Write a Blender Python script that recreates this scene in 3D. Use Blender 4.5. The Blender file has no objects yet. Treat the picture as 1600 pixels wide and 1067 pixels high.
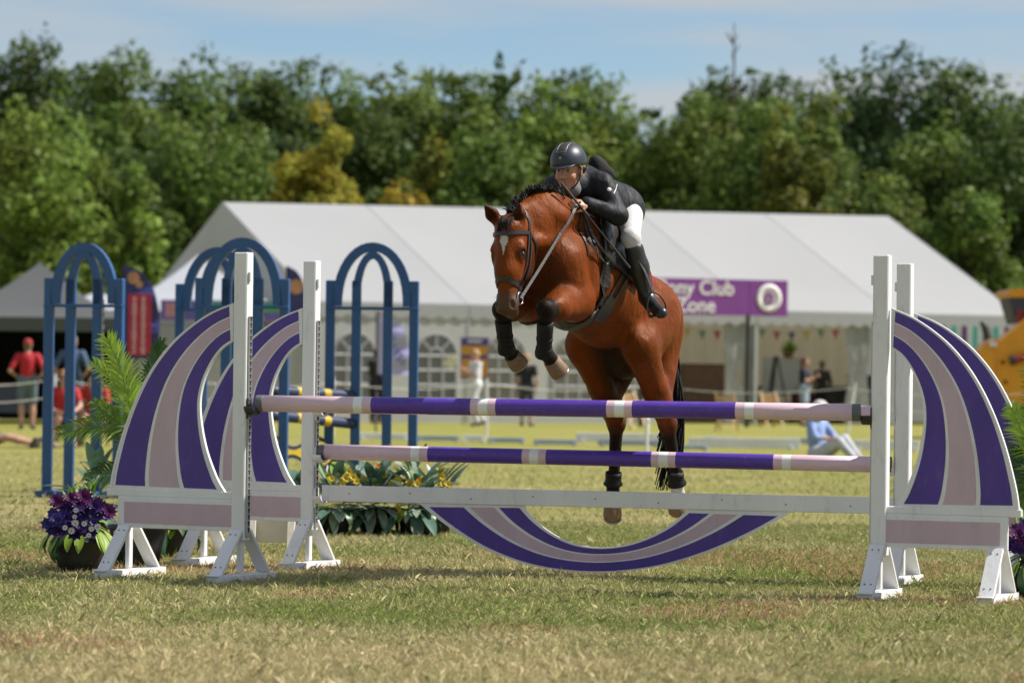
import bpy, math, random
import numpy as np
from mathutils import Vector, Matrix
from mathutils.bvhtree import BVHTree

random.seed(7)
RNG = np.random.default_rng(11)
SC = bpy.context.scene
COL = SC.collection
R = math.radians

# ------------------------------------------------------------------ camera, sky, sun
F_PX, CAM_Z, HOR, ROLL = 5090.0, 1.235, 582.0, R(0.7)   # focal length in photo pixels, eye height, horizon row, camera roll
cam_d = bpy.data.cameras.new('camera'); cam = bpy.data.objects.new('camera', cam_d); COL.objects.link(cam)
cam_d.sensor_width = 36.0; cam_d.lens = F_PX / 1600.0 * 36.0
cam.location = (0, 0, CAM_Z)
cam.rotation_euler = (Matrix.Rotation(math.pi / 2 + math.atan((HOR - 533.5) / F_PX), 3, 'X') @ Matrix.Rotation(ROLL, 3, 'Z')).to_euler()
cam_d.clip_start = 0.5; cam_d.clip_end = 3000
cam_d.dof.use_dof = True; cam_d.dof.focus_distance = 18.9; cam_d.dof.aperture_fstop = 2.7
SC.camera = cam

SUN_EL, SUN_AZ = 49.0, 7.0                     # azimuth measured from +X towards +Y
CLX, CLZ = 0.35, 0.0                            # offset of the thin cloud streaks
world = bpy.data.worlds.new('World'); SC.world = world; world.use_nodes = True
def build_world():
    nt = world.node_tree; n = nt.nodes; L = nt.links; n.clear()
    out = n.new('ShaderNodeOutputWorld'); bg = n.new('ShaderNodeBackground'); bg.inputs[1].default_value = 0.066
    sky = n.new('ShaderNodeTexSky'); sky.sky_type = 'NISHITA'; sky.sun_disc = False
    sky.sun_elevation = R(SUN_EL); sky.sun_rotation = R(90 - SUN_AZ)
    sky.air_density = 1.0; sky.dust_density = 0.1; sky.ozone_density = 1.5
    tc = n.new('ShaderNodeTexCoord')
    mp = n.new('ShaderNodeMapping'); mp.inputs['Location'].default_value = (CLX, 0, CLZ); mp.inputs['Scale'].default_value = (5.5, 5.5, 40)
    mp.inputs['Rotation'].default_value = (0, R(-2), 0)
    L.new(tc.outputs['Generated'], mp.inputs[0])
    no = n.new('ShaderNodeTexNoise'); no.inputs['Scale'].default_value = 1.0; no.inputs['Detail'].default_value = 5; no.inputs['Roughness'].default_value = 0.45
    L.new(mp.outputs[0], no.inputs[0])
    rp = n.new('ShaderNodeValToRGB'); rp.color_ramp.elements[0].position = 0.36; rp.color_ramp.elements[1].position = 0.57
    rp.color_ramp.elements[1].color = (0.9, 0.9, 0.9, 1)
    L.new(no.outputs[0], rp.inputs[0])
    mx = n.new('ShaderNodeMix'); mx.data_type = 'RGBA'
    L.new(rp.outputs[0], mx.inputs[0]); tn = n.new('ShaderNodeMix'); tn.data_type = 'RGBA'; tn.blend_type = 'MULTIPLY'; tn.inputs[0].default_value = 1; tn.inputs[7].default_value = (0.87, 0.97, 1.10, 1)
    L.new(sky.outputs[0], tn.inputs[6]); L.new(tn.outputs[2], mx.inputs[6]); mx.inputs[7].default_value = (5.7, 5.8, 5.95, 1)
    L.new(mx.outputs[2], bg.inputs[0]); L.new(bg.outputs[0], out.inputs[0])
build_world()

sun_d = bpy.data.lights.new('sun', 'SUN'); sun_d.energy = 4.8; sun_d.angle = R(0.53); sun_d.color = (1.0, 0.94, 0.85)
sun = bpy.data.objects.new('sun', sun_d); COL.objects.link(sun)
SUN_DIR = Vector((math.cos(R(SUN_EL)) * math.cos(R(SUN_AZ)), math.cos(R(SUN_EL)) * math.sin(R(SUN_AZ)), math.sin(R(SUN_EL))))
sun.rotation_euler = SUN_DIR.to_track_quat('Z', 'Y').to_euler()
sun.location = SUN_DIR * 50

vs = SC.view_settings
vs.view_transform = 'Standard'; vs.look = 'None'; vs.gamma = 1.0; vs.use_curve_mapping = False; vs.exposure = 0.56
SC.cycles.max_bounces = 6; SC.cycles.transparent_max_bounces = 12; SC.cycles.use_denoising = True
SC.cycles.diffuse_bounces = 3; SC.cycles.glossy_bounces = 2; SC.cycles.transmission_bounces = 4
SC.cycles.sample_clamp_indirect = 6.0; SC.cycles.caustics_reflective = False; SC.cycles.caustics_refractive = False

# ------------------------------------------------------------------ helpers
def at(px, py, Y):
    """point at depth Y that stands at photo position (px, py)"""
    dx, dy = px - 800, py - 533.5
    x = dx * math.cos(ROLL) + dy * math.sin(ROLL); y = -dx * math.sin(ROLL) + dy * math.cos(ROLL)
    return Vector((x * Y / F_PX, Y, CAM_Z + (HOR - 533.5 - y) * Y / F_PX))
def on_ground(px, Y):
    p = at(px, HOR + CAM_Z * F_PX / Y, Y); return Vector((p.x, Y, 0))

def lin(r, g, b):
    f = lambda c: ((c / 255) / 12.92) if c <= 10 else (((c / 255) + 0.055) / 1.055) ** 2.4
    return (f(r), f(g), f(b), 1)

MATS = {}
def mat(name, col, rough=0.6, var=0.12, scale=8.0, bump=0.0, bscale=40.0, spec=0.5, metal=0.0, attr=None, trans=0.0,
        transl=0.0, dirt=0.0, dirtcol=(0.12, 0.10, 0.07, 1), sheen=0.0, coat=0.0, stint=None, stretch=(1, 1, 1), coords='Object'):
    if name in MATS: return MATS[name]
    m = bpy.data.materials.new(name); m.use_nodes = True; nt = m.node_tree; n = nt.nodes; L = nt.links
    b = n['Principled BSDF']; out = n['Material Output']
    c = tuple(col) if len(col) == 4 else tuple(col) + (1,)
    tc = n.new('ShaderNodeTexCoord'); mp = n.new('ShaderNodeMapping'); mp.inputs['Scale'].default_value = stretch
    L.new(tc.outputs[coords], mp.inputs[0])
    no = n.new('ShaderNodeTexNoise'); no.inputs['Scale'].default_value = scale; no.inputs['Detail'].default_value = 5
    L.new(mp.outputs[0], no.inputs[0])
    if attr:
        a = n.new('ShaderNodeAttribute'); a.attribute_name = attr; src = a.outputs['Color']
    else:
        rgb = n.new('ShaderNodeRGB'); rgb.outputs[0].default_value = c; src = rgb.outputs[0]
    mr = n.new('ShaderNodeMapRange'); mr.inputs[1].default_value = 0.25; mr.inputs[2].default_value = 0.75
    mr.inputs[3].default_value = 1 - var; mr.inputs[4].default_value = 1 + var
    L.new(no.outputs[0], mr.inputs[0])
    mul = n.new('ShaderNodeVectorMath'); mul.operation = 'SCALE'; L.new(src, mul.inputs[0]); L.new(mr.outputs[0], mul.inputs[3])
    cur = mul.outputs[0]
    if dirt > 0:
        n2 = n.new('ShaderNodeTexNoise'); n2.inputs['Scale'].default_value = scale * 3.1; n2.inputs['Detail'].default_value = 8; n2.inputs['Roughness'].default_value = 0.7
        L.new(mp.outputs[0], n2.inputs[0])
        r2 = n.new('ShaderNodeMapRange'); r2.inputs[1].default_value = 0.55; r2.inputs[2].default_value = 0.66; r2.inputs[3].default_value = 0; r2.inputs[4].default_value = dirt
        L.new(n2.outputs[0], r2.inputs[0])
        mx = n.new('ShaderNodeMix'); mx.data_type = 'RGBA'; L.new(r2.outputs[0], mx.inputs[0]); L.new(cur, mx.inputs[6]); mx.inputs[7].default_value = dirtcol
        cur = mx.outputs[2]
    L.new(cur, b.inputs['Base Color'])
    b.inputs['Roughness'].default_value = rough; b.inputs['Metallic'].default_value = metal
    b.inputs['Specular IOR Level'].default_value = spec
    if stint: b.inputs['Specular Tint'].default_value = stint
    if sheen: b.inputs['Sheen Weight'].default_value = sheen
    if coat: b.inputs['Coat Weight'].default_value = coat; b.inputs['Coat Roughness'].default_value = 0.3
    if trans: b.inputs['Transmission Weight'].default_value = trans
    if bump:
        n3 = n.new('ShaderNodeTexNoise'); n3.inputs['Scale'].default_value = bscale; n3.inputs['Detail'].default_value = 4
        L.new(mp.outputs[0], n3.inputs[0])
        bp = n.new('ShaderNodeBump'); bp.inputs['Strength'].default_value = bump; bp.inputs['Distance'].default_value = 0.02
        L.new(n3.outputs[0], bp.inputs['Height']); L.new(bp.outputs[0], b.inputs['Normal'])
    if transl:
        t = n.new('ShaderNodeBsdfTranslucent'); L.new(cur, t.inputs[0])
        ms = n.new('ShaderNodeMixShader'); ms.inputs[0].default_value = transl
        L.new(b.outputs[0], ms.inputs[1]); L.new(t.outputs[0], ms.inputs[2]); L.new(ms.outputs[0], out.inputs[0])
    MATS[name] = m
    return m

def tag(o, label=None, cat=None, group=None, kind=None):
    if label: o['label'] = label
    if cat: o['category'] = cat
    if group: o['group'] = group
    if kind: o['kind'] = kind
    return o
def empty(name, loc=(0, 0, 0), rz=0, label=None, cat=None, group=None, M=None):
    o = bpy.data.objects.new(name, None); COL.objects.link(o); o.empty_display_size = 0.1
    if M is not None: o.matrix_world = M
    else: o.location = loc; o.rotation_euler = (0, 0, rz)
    tag(o, label, cat, group); return o
def link_mesh(name, me, parent=None, mw=None):
    """mesh data is in world space unless mw is 'local' (then in the parent's space)"""
    o = bpy.data.objects.new(name, me); COL.objects.link(o)
    if parent is not None:
        o.parent = parent
        if mw != 'local':
            o.matrix_parent_inverse = parent_world(parent).inverted()
    return o
def parent_world(p):
    return p.matrix_basis.copy() if p.parent is None else parent_world(p.parent) @ p.matrix_parent_inverse @ p.matrix_basis
def copy_tree(o, parent=None):
    c = o.copy(); COL.objects.link(c); c.parent = parent
    for ch in list(o.children): copy_tree(ch, c)
    return c

class MB:
    """collects faces; build() links them as one mesh object"""
    def __init__(s): s.v = []; s.f = []; s.m = []; s.sm = []
    def add(s, vs, fs, mi=0, smooth=False):
        b = len(s.v); s.v.extend([tuple(x) for x in vs])
        for f in fs: s.f.append([b + i for i in f]); s.m.append(mi); s.sm.append(smooth)
    def box(s, c, size, M=None, bev=0.0, mi=0):
        hx, hy, hz = size[0] / 2, size[1] / 2, size[2] / 2
        c = Vector(c)
        if bev <= 0:
            vs = [Vector((x, y, z)) for x in (-hx, hx) for y in (-hy, hy) for z in (-hz, hz)]
            fs = [(0, 1, 3, 2), (4, 6, 7, 5), (0, 4, 5, 1), (2, 3, 7, 6), (0, 2, 6, 4), (1, 5, 7, 3)]
        else:
            bev = min(bev, hx * .6, hy * .6, hz * .6)
            vs = []; idx = {}
            for sx in (-1, 1):
                for sy in (-1, 1):
                    for sz in (-1, 1):
                        for ax in range(3):
                            p = [sx * (hx - bev), sy * (hy - bev), sz * (hz - bev)]
                            p[ax] = (sx * hx, sy * hy, sz * hz)[ax]
                            idx[(sx, sy, sz, ax)] = len(vs); vs.append(Vector(p))
            fs = []
            I = lambda a, b, c_, ax: idx[(a, b, c_, ax)]
            for sg in (-1, 1):
                q = [(-1, -1), (1, -1), (1, 1), (-1, 1)]
                if sg < 0: q = q[::-1]
                fs.append([I(sg, a, b, 0) for a, b in q]); fs.append([I(b, sg, a, 1) for a, b in q]); fs.append([I(a, b, sg, 2) for a, b in q])
            for a in (-1, 1):
                for b in (-1, 1):
                    fs.append([I(a, b, -1, 0), I(a, b, 1, 0), I(a, b, 1, 1), I(a, b, -1, 1)][::(1 if a * b < 0 else -1)])
                    fs.append([I(a, -1, b, 0), I(a, 1, b, 0), I(a, 1, b, 2), I(a, -1, b, 2)][::(-1 if a * b < 0 else 1)])
                    fs.append([I(-1, a, b, 1), I(1, a, b, 1), I(1, a, b, 2), I(-1, a, b, 2)][::(1 if a * b < 0 else -1)])
                    for d in (-1, 1):
                        t = [I(a, b, d, 0), I(a, b, d, 1), I(a, b, d, 2)]
                        fs.append(t if a * b * d > 0 else t[::-1])
        if M is not None: vs = [M @ x for x in vs]
        s.add([x + c for x in vs], fs, mi); return s
    def beam(s, a, b, w, h, up=(0, 0, 1), bev=0.0, mi=0):
        a = Vector(a); b = Vector(b); d = (b - a); ln = d.length; d.normalize(); up = Vector(up)
        x = d; y = up.cross(x)
        if y.length < 1e-4: y = Vector((0, 1, 0)).cross(x)
        y.normalize(); z = x.cross(y)
        M = Matrix((x, y, z)).transposed()
        return s.box((a + b) / 2, (ln, w, h), M, bev, mi)
    def tube(s, pts, rad, n=8, mi=0, cap=True, smooth=True, flat=None):
        pts = [Vector(p) for p in pts]; k = len(pts)
        rad = [rad] * k if not hasattr(rad, '__len__') else rad
        prev = None; vs = []; fs = []
        for i, p in enumerate(pts):
            t = (pts[min(i + 1, k - 1)] - pts[max(i - 1, 0)]).normalized()
            if prev is None:
                u = t.orthogonal().normalized()
            else:
                u = prev - t * prev.dot(t); u = u.normalized() if u.length > 1e-6 else t.orthogonal().normalized()
            prev = u; w = t.cross(u)
            for j in range(n):
                a = 2 * math.pi * j / n
                vs.append(p + (u * math.cos(a) + w * math.sin(a)) * rad[i])
        for i in range(k - 1):
            for j in range(n):
                fs.append((i * n + j, i * n + (j + 1) % n, (i + 1) * n + (j + 1) % n, (i + 1) * n + j))
        s.add(vs, fs, mi, smooth)
        if cap:
            s.add(vs[:n], [tuple(range(n))[::-1]], mi); s.add(vs[-n:], [tuple(range(n))], mi)
        return s
    def lathe(s, prof, n=20, M=None, mi=0, smooth=True, mis=None):
        """prof: list of (r, z); closed by hand where r = 0"""
        vs = []; k = len(prof)
        for r, z in prof:
            for j in range(n):
                a = 2 * math.pi * j / n; vs.append(Vector((r * math.cos(a), r * math.sin(a), z)))
        if M is not None: vs = [M @ v for v in vs]
        for i in range(k - 1):
            fs = [(i * n + j, i * n + (j + 1) % n, (i + 1) * n + (j + 1) % n, (i + 1) * n + j) for j in range(n)]
            b = len(s.v)
            if i == 0: s._lb = b; s.v.extend([tuple(x) for x in vs])
            for f in fs: s.f.append([s._lb + q for q in f]); s.m.append(mis[i] if mis else mi); s.sm.append(smooth)
        return s
    def ribbon(s, pts, nrm, width, thick, mi=0):
        pts = [Vector(p) for p in pts]; k = len(pts); vs = []; fs = []
        for i, p in enumerate(pts):
            t = (pts[min(i + 1, k - 1)] - pts[max(i - 1, 0)]).normalized(); nn = Vector(nrm[i]); nn = (nn - t * nn.dot(t)).normalized()
            sd = t.cross(nn); w = width[i] if hasattr(width, '__len__') else width
            for (a, b) in ((-1, 0), (1, 0), (1, 1), (-1, 1)):
                vs.append(p + sd * a * w / 2 + nn * b * thick)
        for i in range(k - 1):
            for j in range(4):
                fs.append((i * 4 + j, i * 4 + (j + 1) % 4, (i + 1) * 4 + (j + 1) % 4, (i + 1) * 4 + j))
        fs.append((3, 2, 1, 0)); fs.append(tuple((k - 1) * 4 + j for j in range(4)))
        s.add(vs, fs, mi, False); return s
    def prism(s, poly, o, ux, uy, thick, mi=0):
        """flat outline poly [(a,b)] in plane o + a*ux + b*uy, extruded by vector thick"""
        o = Vector(o); ux = Vector(ux); uy = Vector(uy); th = Vector(thick); n = len(poly)
        A = [o + ux * a + uy * b for a, b in poly]; B = [p + th for p in A]
        s.add(A + B, [tuple(range(n))[::-1], tuple(range(n, 2 * n))] + [(i, (i + 1) % n, n + (i + 1) % n, n + i) for i in range(n)], mi); return s
    def strip(s, A, B, thick, mi=0):
        """slab between two polylines of equal length (front faces), extruded back by thick"""
        A = [Vector(p) for p in A]; B = [Vector(p) for p in B]; th = Vector(thick); n = len(A)
        vs = A + B + [p + th for p in A] + [p + th for p in B]; fs = []
        for i in range(n - 1):
            fs += [(i, i + 1, n + i + 1, n + i), (2 * n + i + 1, 2 * n + i, 3 * n + i, 3 * n + i + 1),
                   (i + 1, i, 2 * n + i, 2 * n + i + 1), (n + i, n + i + 1, 3 * n + i + 1, 3 * n + i)]
        fs += [(0, n, 3 * n, 2 * n), (n - 1, 3 * n - 1, 4 * n - 1, 2 * n - 1)]
        s.add(vs, fs, mi); return s
    def mesh(s, name, mats):
        me = bpy.data.meshes.new(name); me.from_pydata(s.v, [], s.f)
        for m in (mats if isinstance(mats, (list, tuple)) else [mats]): me.materials.append(m)
        me.polygons.foreach_set('material_index', s.m); me.polygons.foreach_set('use_smooth', s.sm)
        me.validate(); me.update()
        return me
    def build(s, name, mats, parent=None, space=None):
        return link_mesh(name, s.mesh(name, mats), parent, space)

def quick_mesh(name, V, Fq, m, smooth=True, colors=None, cname='col'):
    """numpy mesh: V (n,3), Fq (k,3|4)"""
    V = np.asarray(V, np.float32); Fq = np.asarray(Fq, np.int32); k, c = Fq.shape
    me = bpy.data.meshes.new(name); me.vertices.add(len(V)); me.vertices.foreach_set('co', V.ravel())
    me.loops.add(k * c); me.loops.foreach_set('vertex_index', Fq.ravel())
    me.polygons.add(k); me.polygons.foreach_set('loop_start', np.arange(0, k * c, c, dtype=np.int32))
    try: me.polygons.foreach_set('loop_total', np.full(k, c, np.int32))
    except Exception: pass
    me.polygons.foreach_set('use_smooth', np.full(k, smooth, bool))
    if colors is not None:
        at_ = me.color_attributes.new(cname, 'FLOAT_COLOR', 'POINT')
        cc = np.ones((len(V), 4), np.float32); cc[:, :3] = colors; at_.data.foreach_set('color', cc.ravel())
    me.materials.append(m); me.update(calc_edges=True)
    return me

# ------------------------------------------------------------------ smooth implicit surfaces for bodies
def V3(p): return np.array([p[0], p[1], p[2]], float)
class Body:
    def __init__(s): s.p = []
    def cone(s, a, b, ra, rb, k=0.03, col=None, sq=None, op='u'):
        s.p.append(dict(t='c', a=V3(a), b=V3(b), ra=ra, rb=rb, k=k, col=col, sq=None if sq is None else (V3(sq[0]) / np.linalg.norm(V3(sq[0])), sq[1]), op=op)); return s
    def ball(s, c, r, k=0.03, col=None, op='u'): return s.cone(c, V3(c) + np.array([0, 0, 1e-4]), r, r, k, col, None, op)
    def ell(s, c, r, axes=None, k=0.03, col=None, op='u'):
        A = np.eye(3) if axes is None else np.array([V3(x) / np.linalg.norm(V3(x)) for x in axes])
        s.p.append(dict(t='e', a=V3(c), r=np.array(r, float), A=A, k=k, col=col, op=op)); return s
    @staticmethod
    def ev(p, X, Y, Z):
        a = p['a']; x = X - a[0]; y = Y - a[1]; z = Z - a[2]
        if p['t'] == 'c':
            ba = p['b'] - a
            if p['sq'] is not None:
                d, q = p['sq']; g = 1 / q - 1; c = (x * d[0] + y * d[1] + z * d[2]) * g
                x = x + c * d[0]; y = y + c * d[1]; z = z + c * d[2]; ba = ba + d * (ba @ d) * g
            t = np.clip((x * ba[0] + y * ba[1] + z * ba[2]) / max(ba @ ba, 1e-9), 0, 1)
            d_ = np.sqrt((x - ba[0] * t) ** 2 + (y - ba[1] * t) ** 2 + (z - ba[2] * t) ** 2) - (p['ra'] + (p['rb'] - p['ra']) * t)
            return d_ if p['sq'] is None else d_ * (0.5 + 0.5 * min(p['sq'][1], 1))
        A = p['A']; r = p['r']
        u = (x * A[0, 0] + y * A[0, 1] + z * A[0, 2]); v = (x * A[1, 0] + y * A[1, 1] + z * A[1, 2]); w = (x * A[2, 0] + y * A[2, 1] + z * A[2, 2])
        k0 = np.sqrt((u / r[0]) ** 2 + (v / r[1]) ** 2 + (w / r[2]) ** 2); k1 = np.sqrt((u / r[0] ** 2) ** 2 + (v / r[1] ** 2) ** 2 + (w / r[2] ** 2) ** 2)
        return k0 * (k0 - 1) / np.maximum(k1, 1e-6)
    def bbox(s, p):
        if p['t'] == 'c':
            lo = np.minimum(p['a'] - p['ra'], p['b'] - p['rb']); hi = np.maximum(p['a'] + p['ra'], p['b'] + p['rb'])
            if p['sq'] is not None and p['sq'][1] > 1: e = max(p['ra'], p['rb']) * (p['sq'][1] - 1); lo = lo - e; hi = hi + e
        else: m = np.abs(p['A'].T) @ p['r']; lo = p['a'] - m; hi = p['a'] + m
        return lo, hi
    def mesh(s, h, infl=0.0, clip=None, smooth=1):
        los = []; his = []
        for p in s.p:
            if p['op'] == 'u': lo, hi = s.bbox(p); los.append(lo); his.append(hi)
        lo = np.min(los, 0) - 3 * h - abs(infl); hi = np.max(his, 0) + 3 * h + abs(infl)
        n = np.ceil((hi - lo) / h).astype(int) + 1
        D = np.full(n, 1.0, np.float32)
        ax = [lo[i] + h * np.arange(n[i]) for i in range(3)]
        for p in s.p:
            pl, ph = s.bbox(p); mg = p['k'] + 3 * h + abs(infl)
            i0 = np.clip(np.floor((pl - mg - lo) / h).astype(int), 0, n); i1 = np.clip(np.ceil((ph + mg - lo) / h).astype(int) + 1, 0, n)
            if np.any(i1 <= i0): continue
            sl = tuple(slice(i0[q], i1[q]) for q in range(3))
            d = s.ev(p, ax[0][sl[0]][:, None, None], ax[1][sl[1]][None, :, None], ax[2][sl[2]][None, None, :]).astype(np.float32)
            B = D[sl]; k = max(p['k'], 1e-4)
            if p['op'] == 'u':
                hh = np.maximum(k - np.abs(B - d), 0) / k; D[sl] = np.minimum(B, d) - hh * hh * k * .25
            else:
                hh = np.maximum(k - np.abs(B + d), 0) / k; D[sl] = np.maximum(B, -d) + hh * hh * k * .25
        D -= infl
        if clip is not None:
            for (c, nv) in clip:
                c = V3(c); nv = V3(nv) / np.linalg.norm(V3(nv))
                g = ((ax[0] - c[0]) * nv[0])[:, None, None] + ((ax[1] - c[1]) * nv[1])[None, :, None] + ((ax[2] - c[2]) * nv[2])[None, None, :]
                D = np.maximum(D, g.astype(np.float32))
        V, Q = surf_nets(D, lo, h)
        for _ in range(smooth): V = relax(V, Q)
        return V, Q
    def colors(s, V, default, sharp=0.012):
        W = np.zeros(len(V)); C = np.zeros((len(V), 3)); best = np.full(len(V), 1e9); ds = []
        for p in s.p:
            if p['op'] != 'u' or p['col'] is None: continue
            d = s.ev(p, V[:, 0], V[:, 1], V[:, 2]); ds.append((d, p['col'])); best = np.minimum(best, d)
        for d, c in ds:
            w = np.exp(-np.clip((d - best) / sharp, 0, 40)); W += w; C += w[:, None] * np.array(c[:3])
        return C / W[:, None]

def surf_nets(D, lo, h):
    S = D < 0
    c = np.zeros(tuple(x - 1 for x in D.shape), np.int8)
    for i in (0, 1):
        for j in (0, 1):
            for k in (0, 1):
                c += S[i:S.shape[0] - 1 + i, j:S.shape[1] - 1 + j, k:S.shape[2] - 1 + k]
    ii = np.argwhere((c > 0) & (c < 8)); idx = np.full(c.shape, -1, np.int32); idx[ii[:, 0], ii[:, 1], ii[:, 2]] = np.arange(len(ii))
    acc = np.zeros((len(ii), 3)); cnt = np.zeros(len(ii))
    cor = [(i, j, k) for i in (0, 1) for j in (0, 1) for k in (0, 1)]
    vals = {q: D[ii[:, 0] + q[0], ii[:, 1] + q[1], ii[:, 2] + q[2]] for q in cor}
    for a in cor:
        for axn in range(3):
            if a[axn]: continue
            b = list(a); b[axn] = 1; b = tuple(b); da = vals[a]; db = vals[b]; m = (da < 0) != (db < 0)
            t = np.where(m, da / np.where(m, da - db, 1), 0)
            for q in range(3): acc[:, q] += np.where(m, a[q] + t * (b[q] - a[q]), 0)
            cnt += m
    V = lo + h * (ii + acc / cnt[:, None])
    Q = []
    for axn in range(3):
        o1, o2 = [(1, 2), (2, 0), (0, 1)][axn]
        sa = [slice(None)] * 3; sb = [slice(None)] * 3; sa[axn] = slice(0, -1); sb[axn] = slice(1, None)
        A = S[tuple(sa)]; B = S[tuple(sb)]; e = np.argwhere(A != B)
        e = e[(e[:, o1] > 0) & (e[:, o2] > 0) & (e[:, o1] < c.shape[o1]) & (e[:, o2] < c.shape[o2])]
        if not len(e): continue
        def g(d1, d2):
            f = e.copy(); f[:, o1] += d1; f[:, o2] += d2; return idx[f[:, 0], f[:, 1], f[:, 2]]
        q = np.stack([g(-1, -1), g(0, -1), g(0, 0), g(-1, 0)], 1); ins = A[e[:, 0], e[:, 1], e[:, 2]]
        q[~ins] = q[~ins][:, ::-1]; Q.append(q)
    Q = np.concatenate(Q); Q = Q[(Q >= 0).all(1)]
    return V, Q
def relax(V, Q, f=0.5):
    acc = np.zeros_like(V); cnt = np.zeros(len(V))
    for i in range(4):
        for j in ((i + 1) % 4, (i - 1) % 4):
            for q in range(3): acc[:, q] += np.bincount(Q[:, i], V[Q[:, j], q], len(V))
            cnt += np.bincount(Q[:, i], minlength=len(V))
    return V + f * (acc / np.maximum(cnt, 1)[:, None] - V)

def catmull(pts, n=6):
    P = [Vector(p) for p in pts]; P = [P[0] * 2 - P[1]] + P + [P[-1] * 2 - P[-2]]; out = []
    for i in range(1, len(P) - 2):
        for j in range(n):
            t = j / n; a, b, c, d = P[i - 1], P[i], P[i + 1], P[i + 2]
            out.append(0.5 * ((2 * b) + (c - a) * t + (2 * a - 5 * b + 4 * c - d) * t * t + (3 * b - a - 3 * c + d) * t ** 3))
    out.append(P[-2]); return out
# ================================================================== GROUND
def ground_mat():
    m = bpy.data.materials.new('dry_lawn'); m.use_nodes = True; nt = m.node_tree; n = nt.nodes; L = nt.links; b = n['Principled BSDF']
    tc = n.new('ShaderNodeTexCoord')
    def noise(sc, det=5, ro=0.6, st=(1, 1, 1)):
        mp = n.new('ShaderNodeMapping'); mp.inputs['Scale'].default_value = st; L.new(tc.outputs['Object'], mp.inputs[0])
        q = n.new('ShaderNodeTexNoise'); q.inputs['Scale'].default_value = sc; q.inputs['Detail'].default_value = det; q.inputs['Roughness'].default_value = ro
        L.new(mp.outputs[0], q.inputs[0]); return q.outputs[0]
    r1 = n.new('ShaderNodeValToRGB'); e = r1.color_ramp.elements
    e[0].position = 0.36; e[0].color = (0.22, 0.235, 0.07, 1); e[1].position = 0.62; e[1].color = (0.34, 0.29, 0.14, 1)
    e2 = e.new(0.48); e2.color = (0.26, 0.25, 0.09, 1)
    L.new(noise(0.35, 6, 0.62), r1.inputs[0])
    r2 = n.new('ShaderNodeMapRange'); r2.inputs[1].default_value = 0.3; r2.inputs[2].default_value = 0.7; r2.inputs[3].default_value = 0.62; r2.inputs[4].default_value = 1.3
    L.new(noise(28, 8, 0.75), r2.inputs[0])
    mu = n.new('ShaderNodeVectorMath'); mu.operation = 'SCALE'; L.new(r1.outputs[0], mu.inputs[0]); L.new(r2.outputs[0], mu.inputs[3])
    # far lawn (beyond the show ring) is greener
    sp = n.new('ShaderNodeSeparateXYZ'); L.new(tc.outputs['Object'], sp.inputs[0])
    mr = n.new('ShaderNodeMapRange'); mr.inputs[1].default_value = 24; mr.inputs[2].default_value = 55; L.new(sp.outputs[1], mr.inputs[0])
    mm = n.new('ShaderNodeMath'); mm.operation = 'MULTIPLY'; L.new(mr.outputs[0], mm.inputs[0]); L.new(noise(0.10, 3), mm.inputs[1])
    mx = n.new('ShaderNodeMix'); mx.data_type = 'RGBA'; L.new(mm.outputs[0], mx.inputs[0]); L.new(mu.outputs[0], mx.inputs[6]); mx.inputs[7].default_value = (0.30, 0.30, 0.055, 1)
    L.new(mx.outputs[2], b.inputs['Base Color']); b.inputs['Roughness'].default_value = 0.95; b.inputs['Specular IOR Level'].default_value = 0.1
    bp = n.new('ShaderNodeBump'); bp.inputs['Strength'].default_value = 0.7; bp.inputs['Distance'].default_value = 0.04; L.new(noise(60, 6, 0.7), bp.inputs['Height']); L.new(bp.outputs[0], b.inputs['Normal'])
    return m
g = MB(); g.add([(-900, -60, 0), (900, -60, 0), (900, 1500, 0), (-900, 1500, 0)], [(0, 1, 2, 3)])
tag(g.build('ground', ground_mat()), kind='structure')

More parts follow.
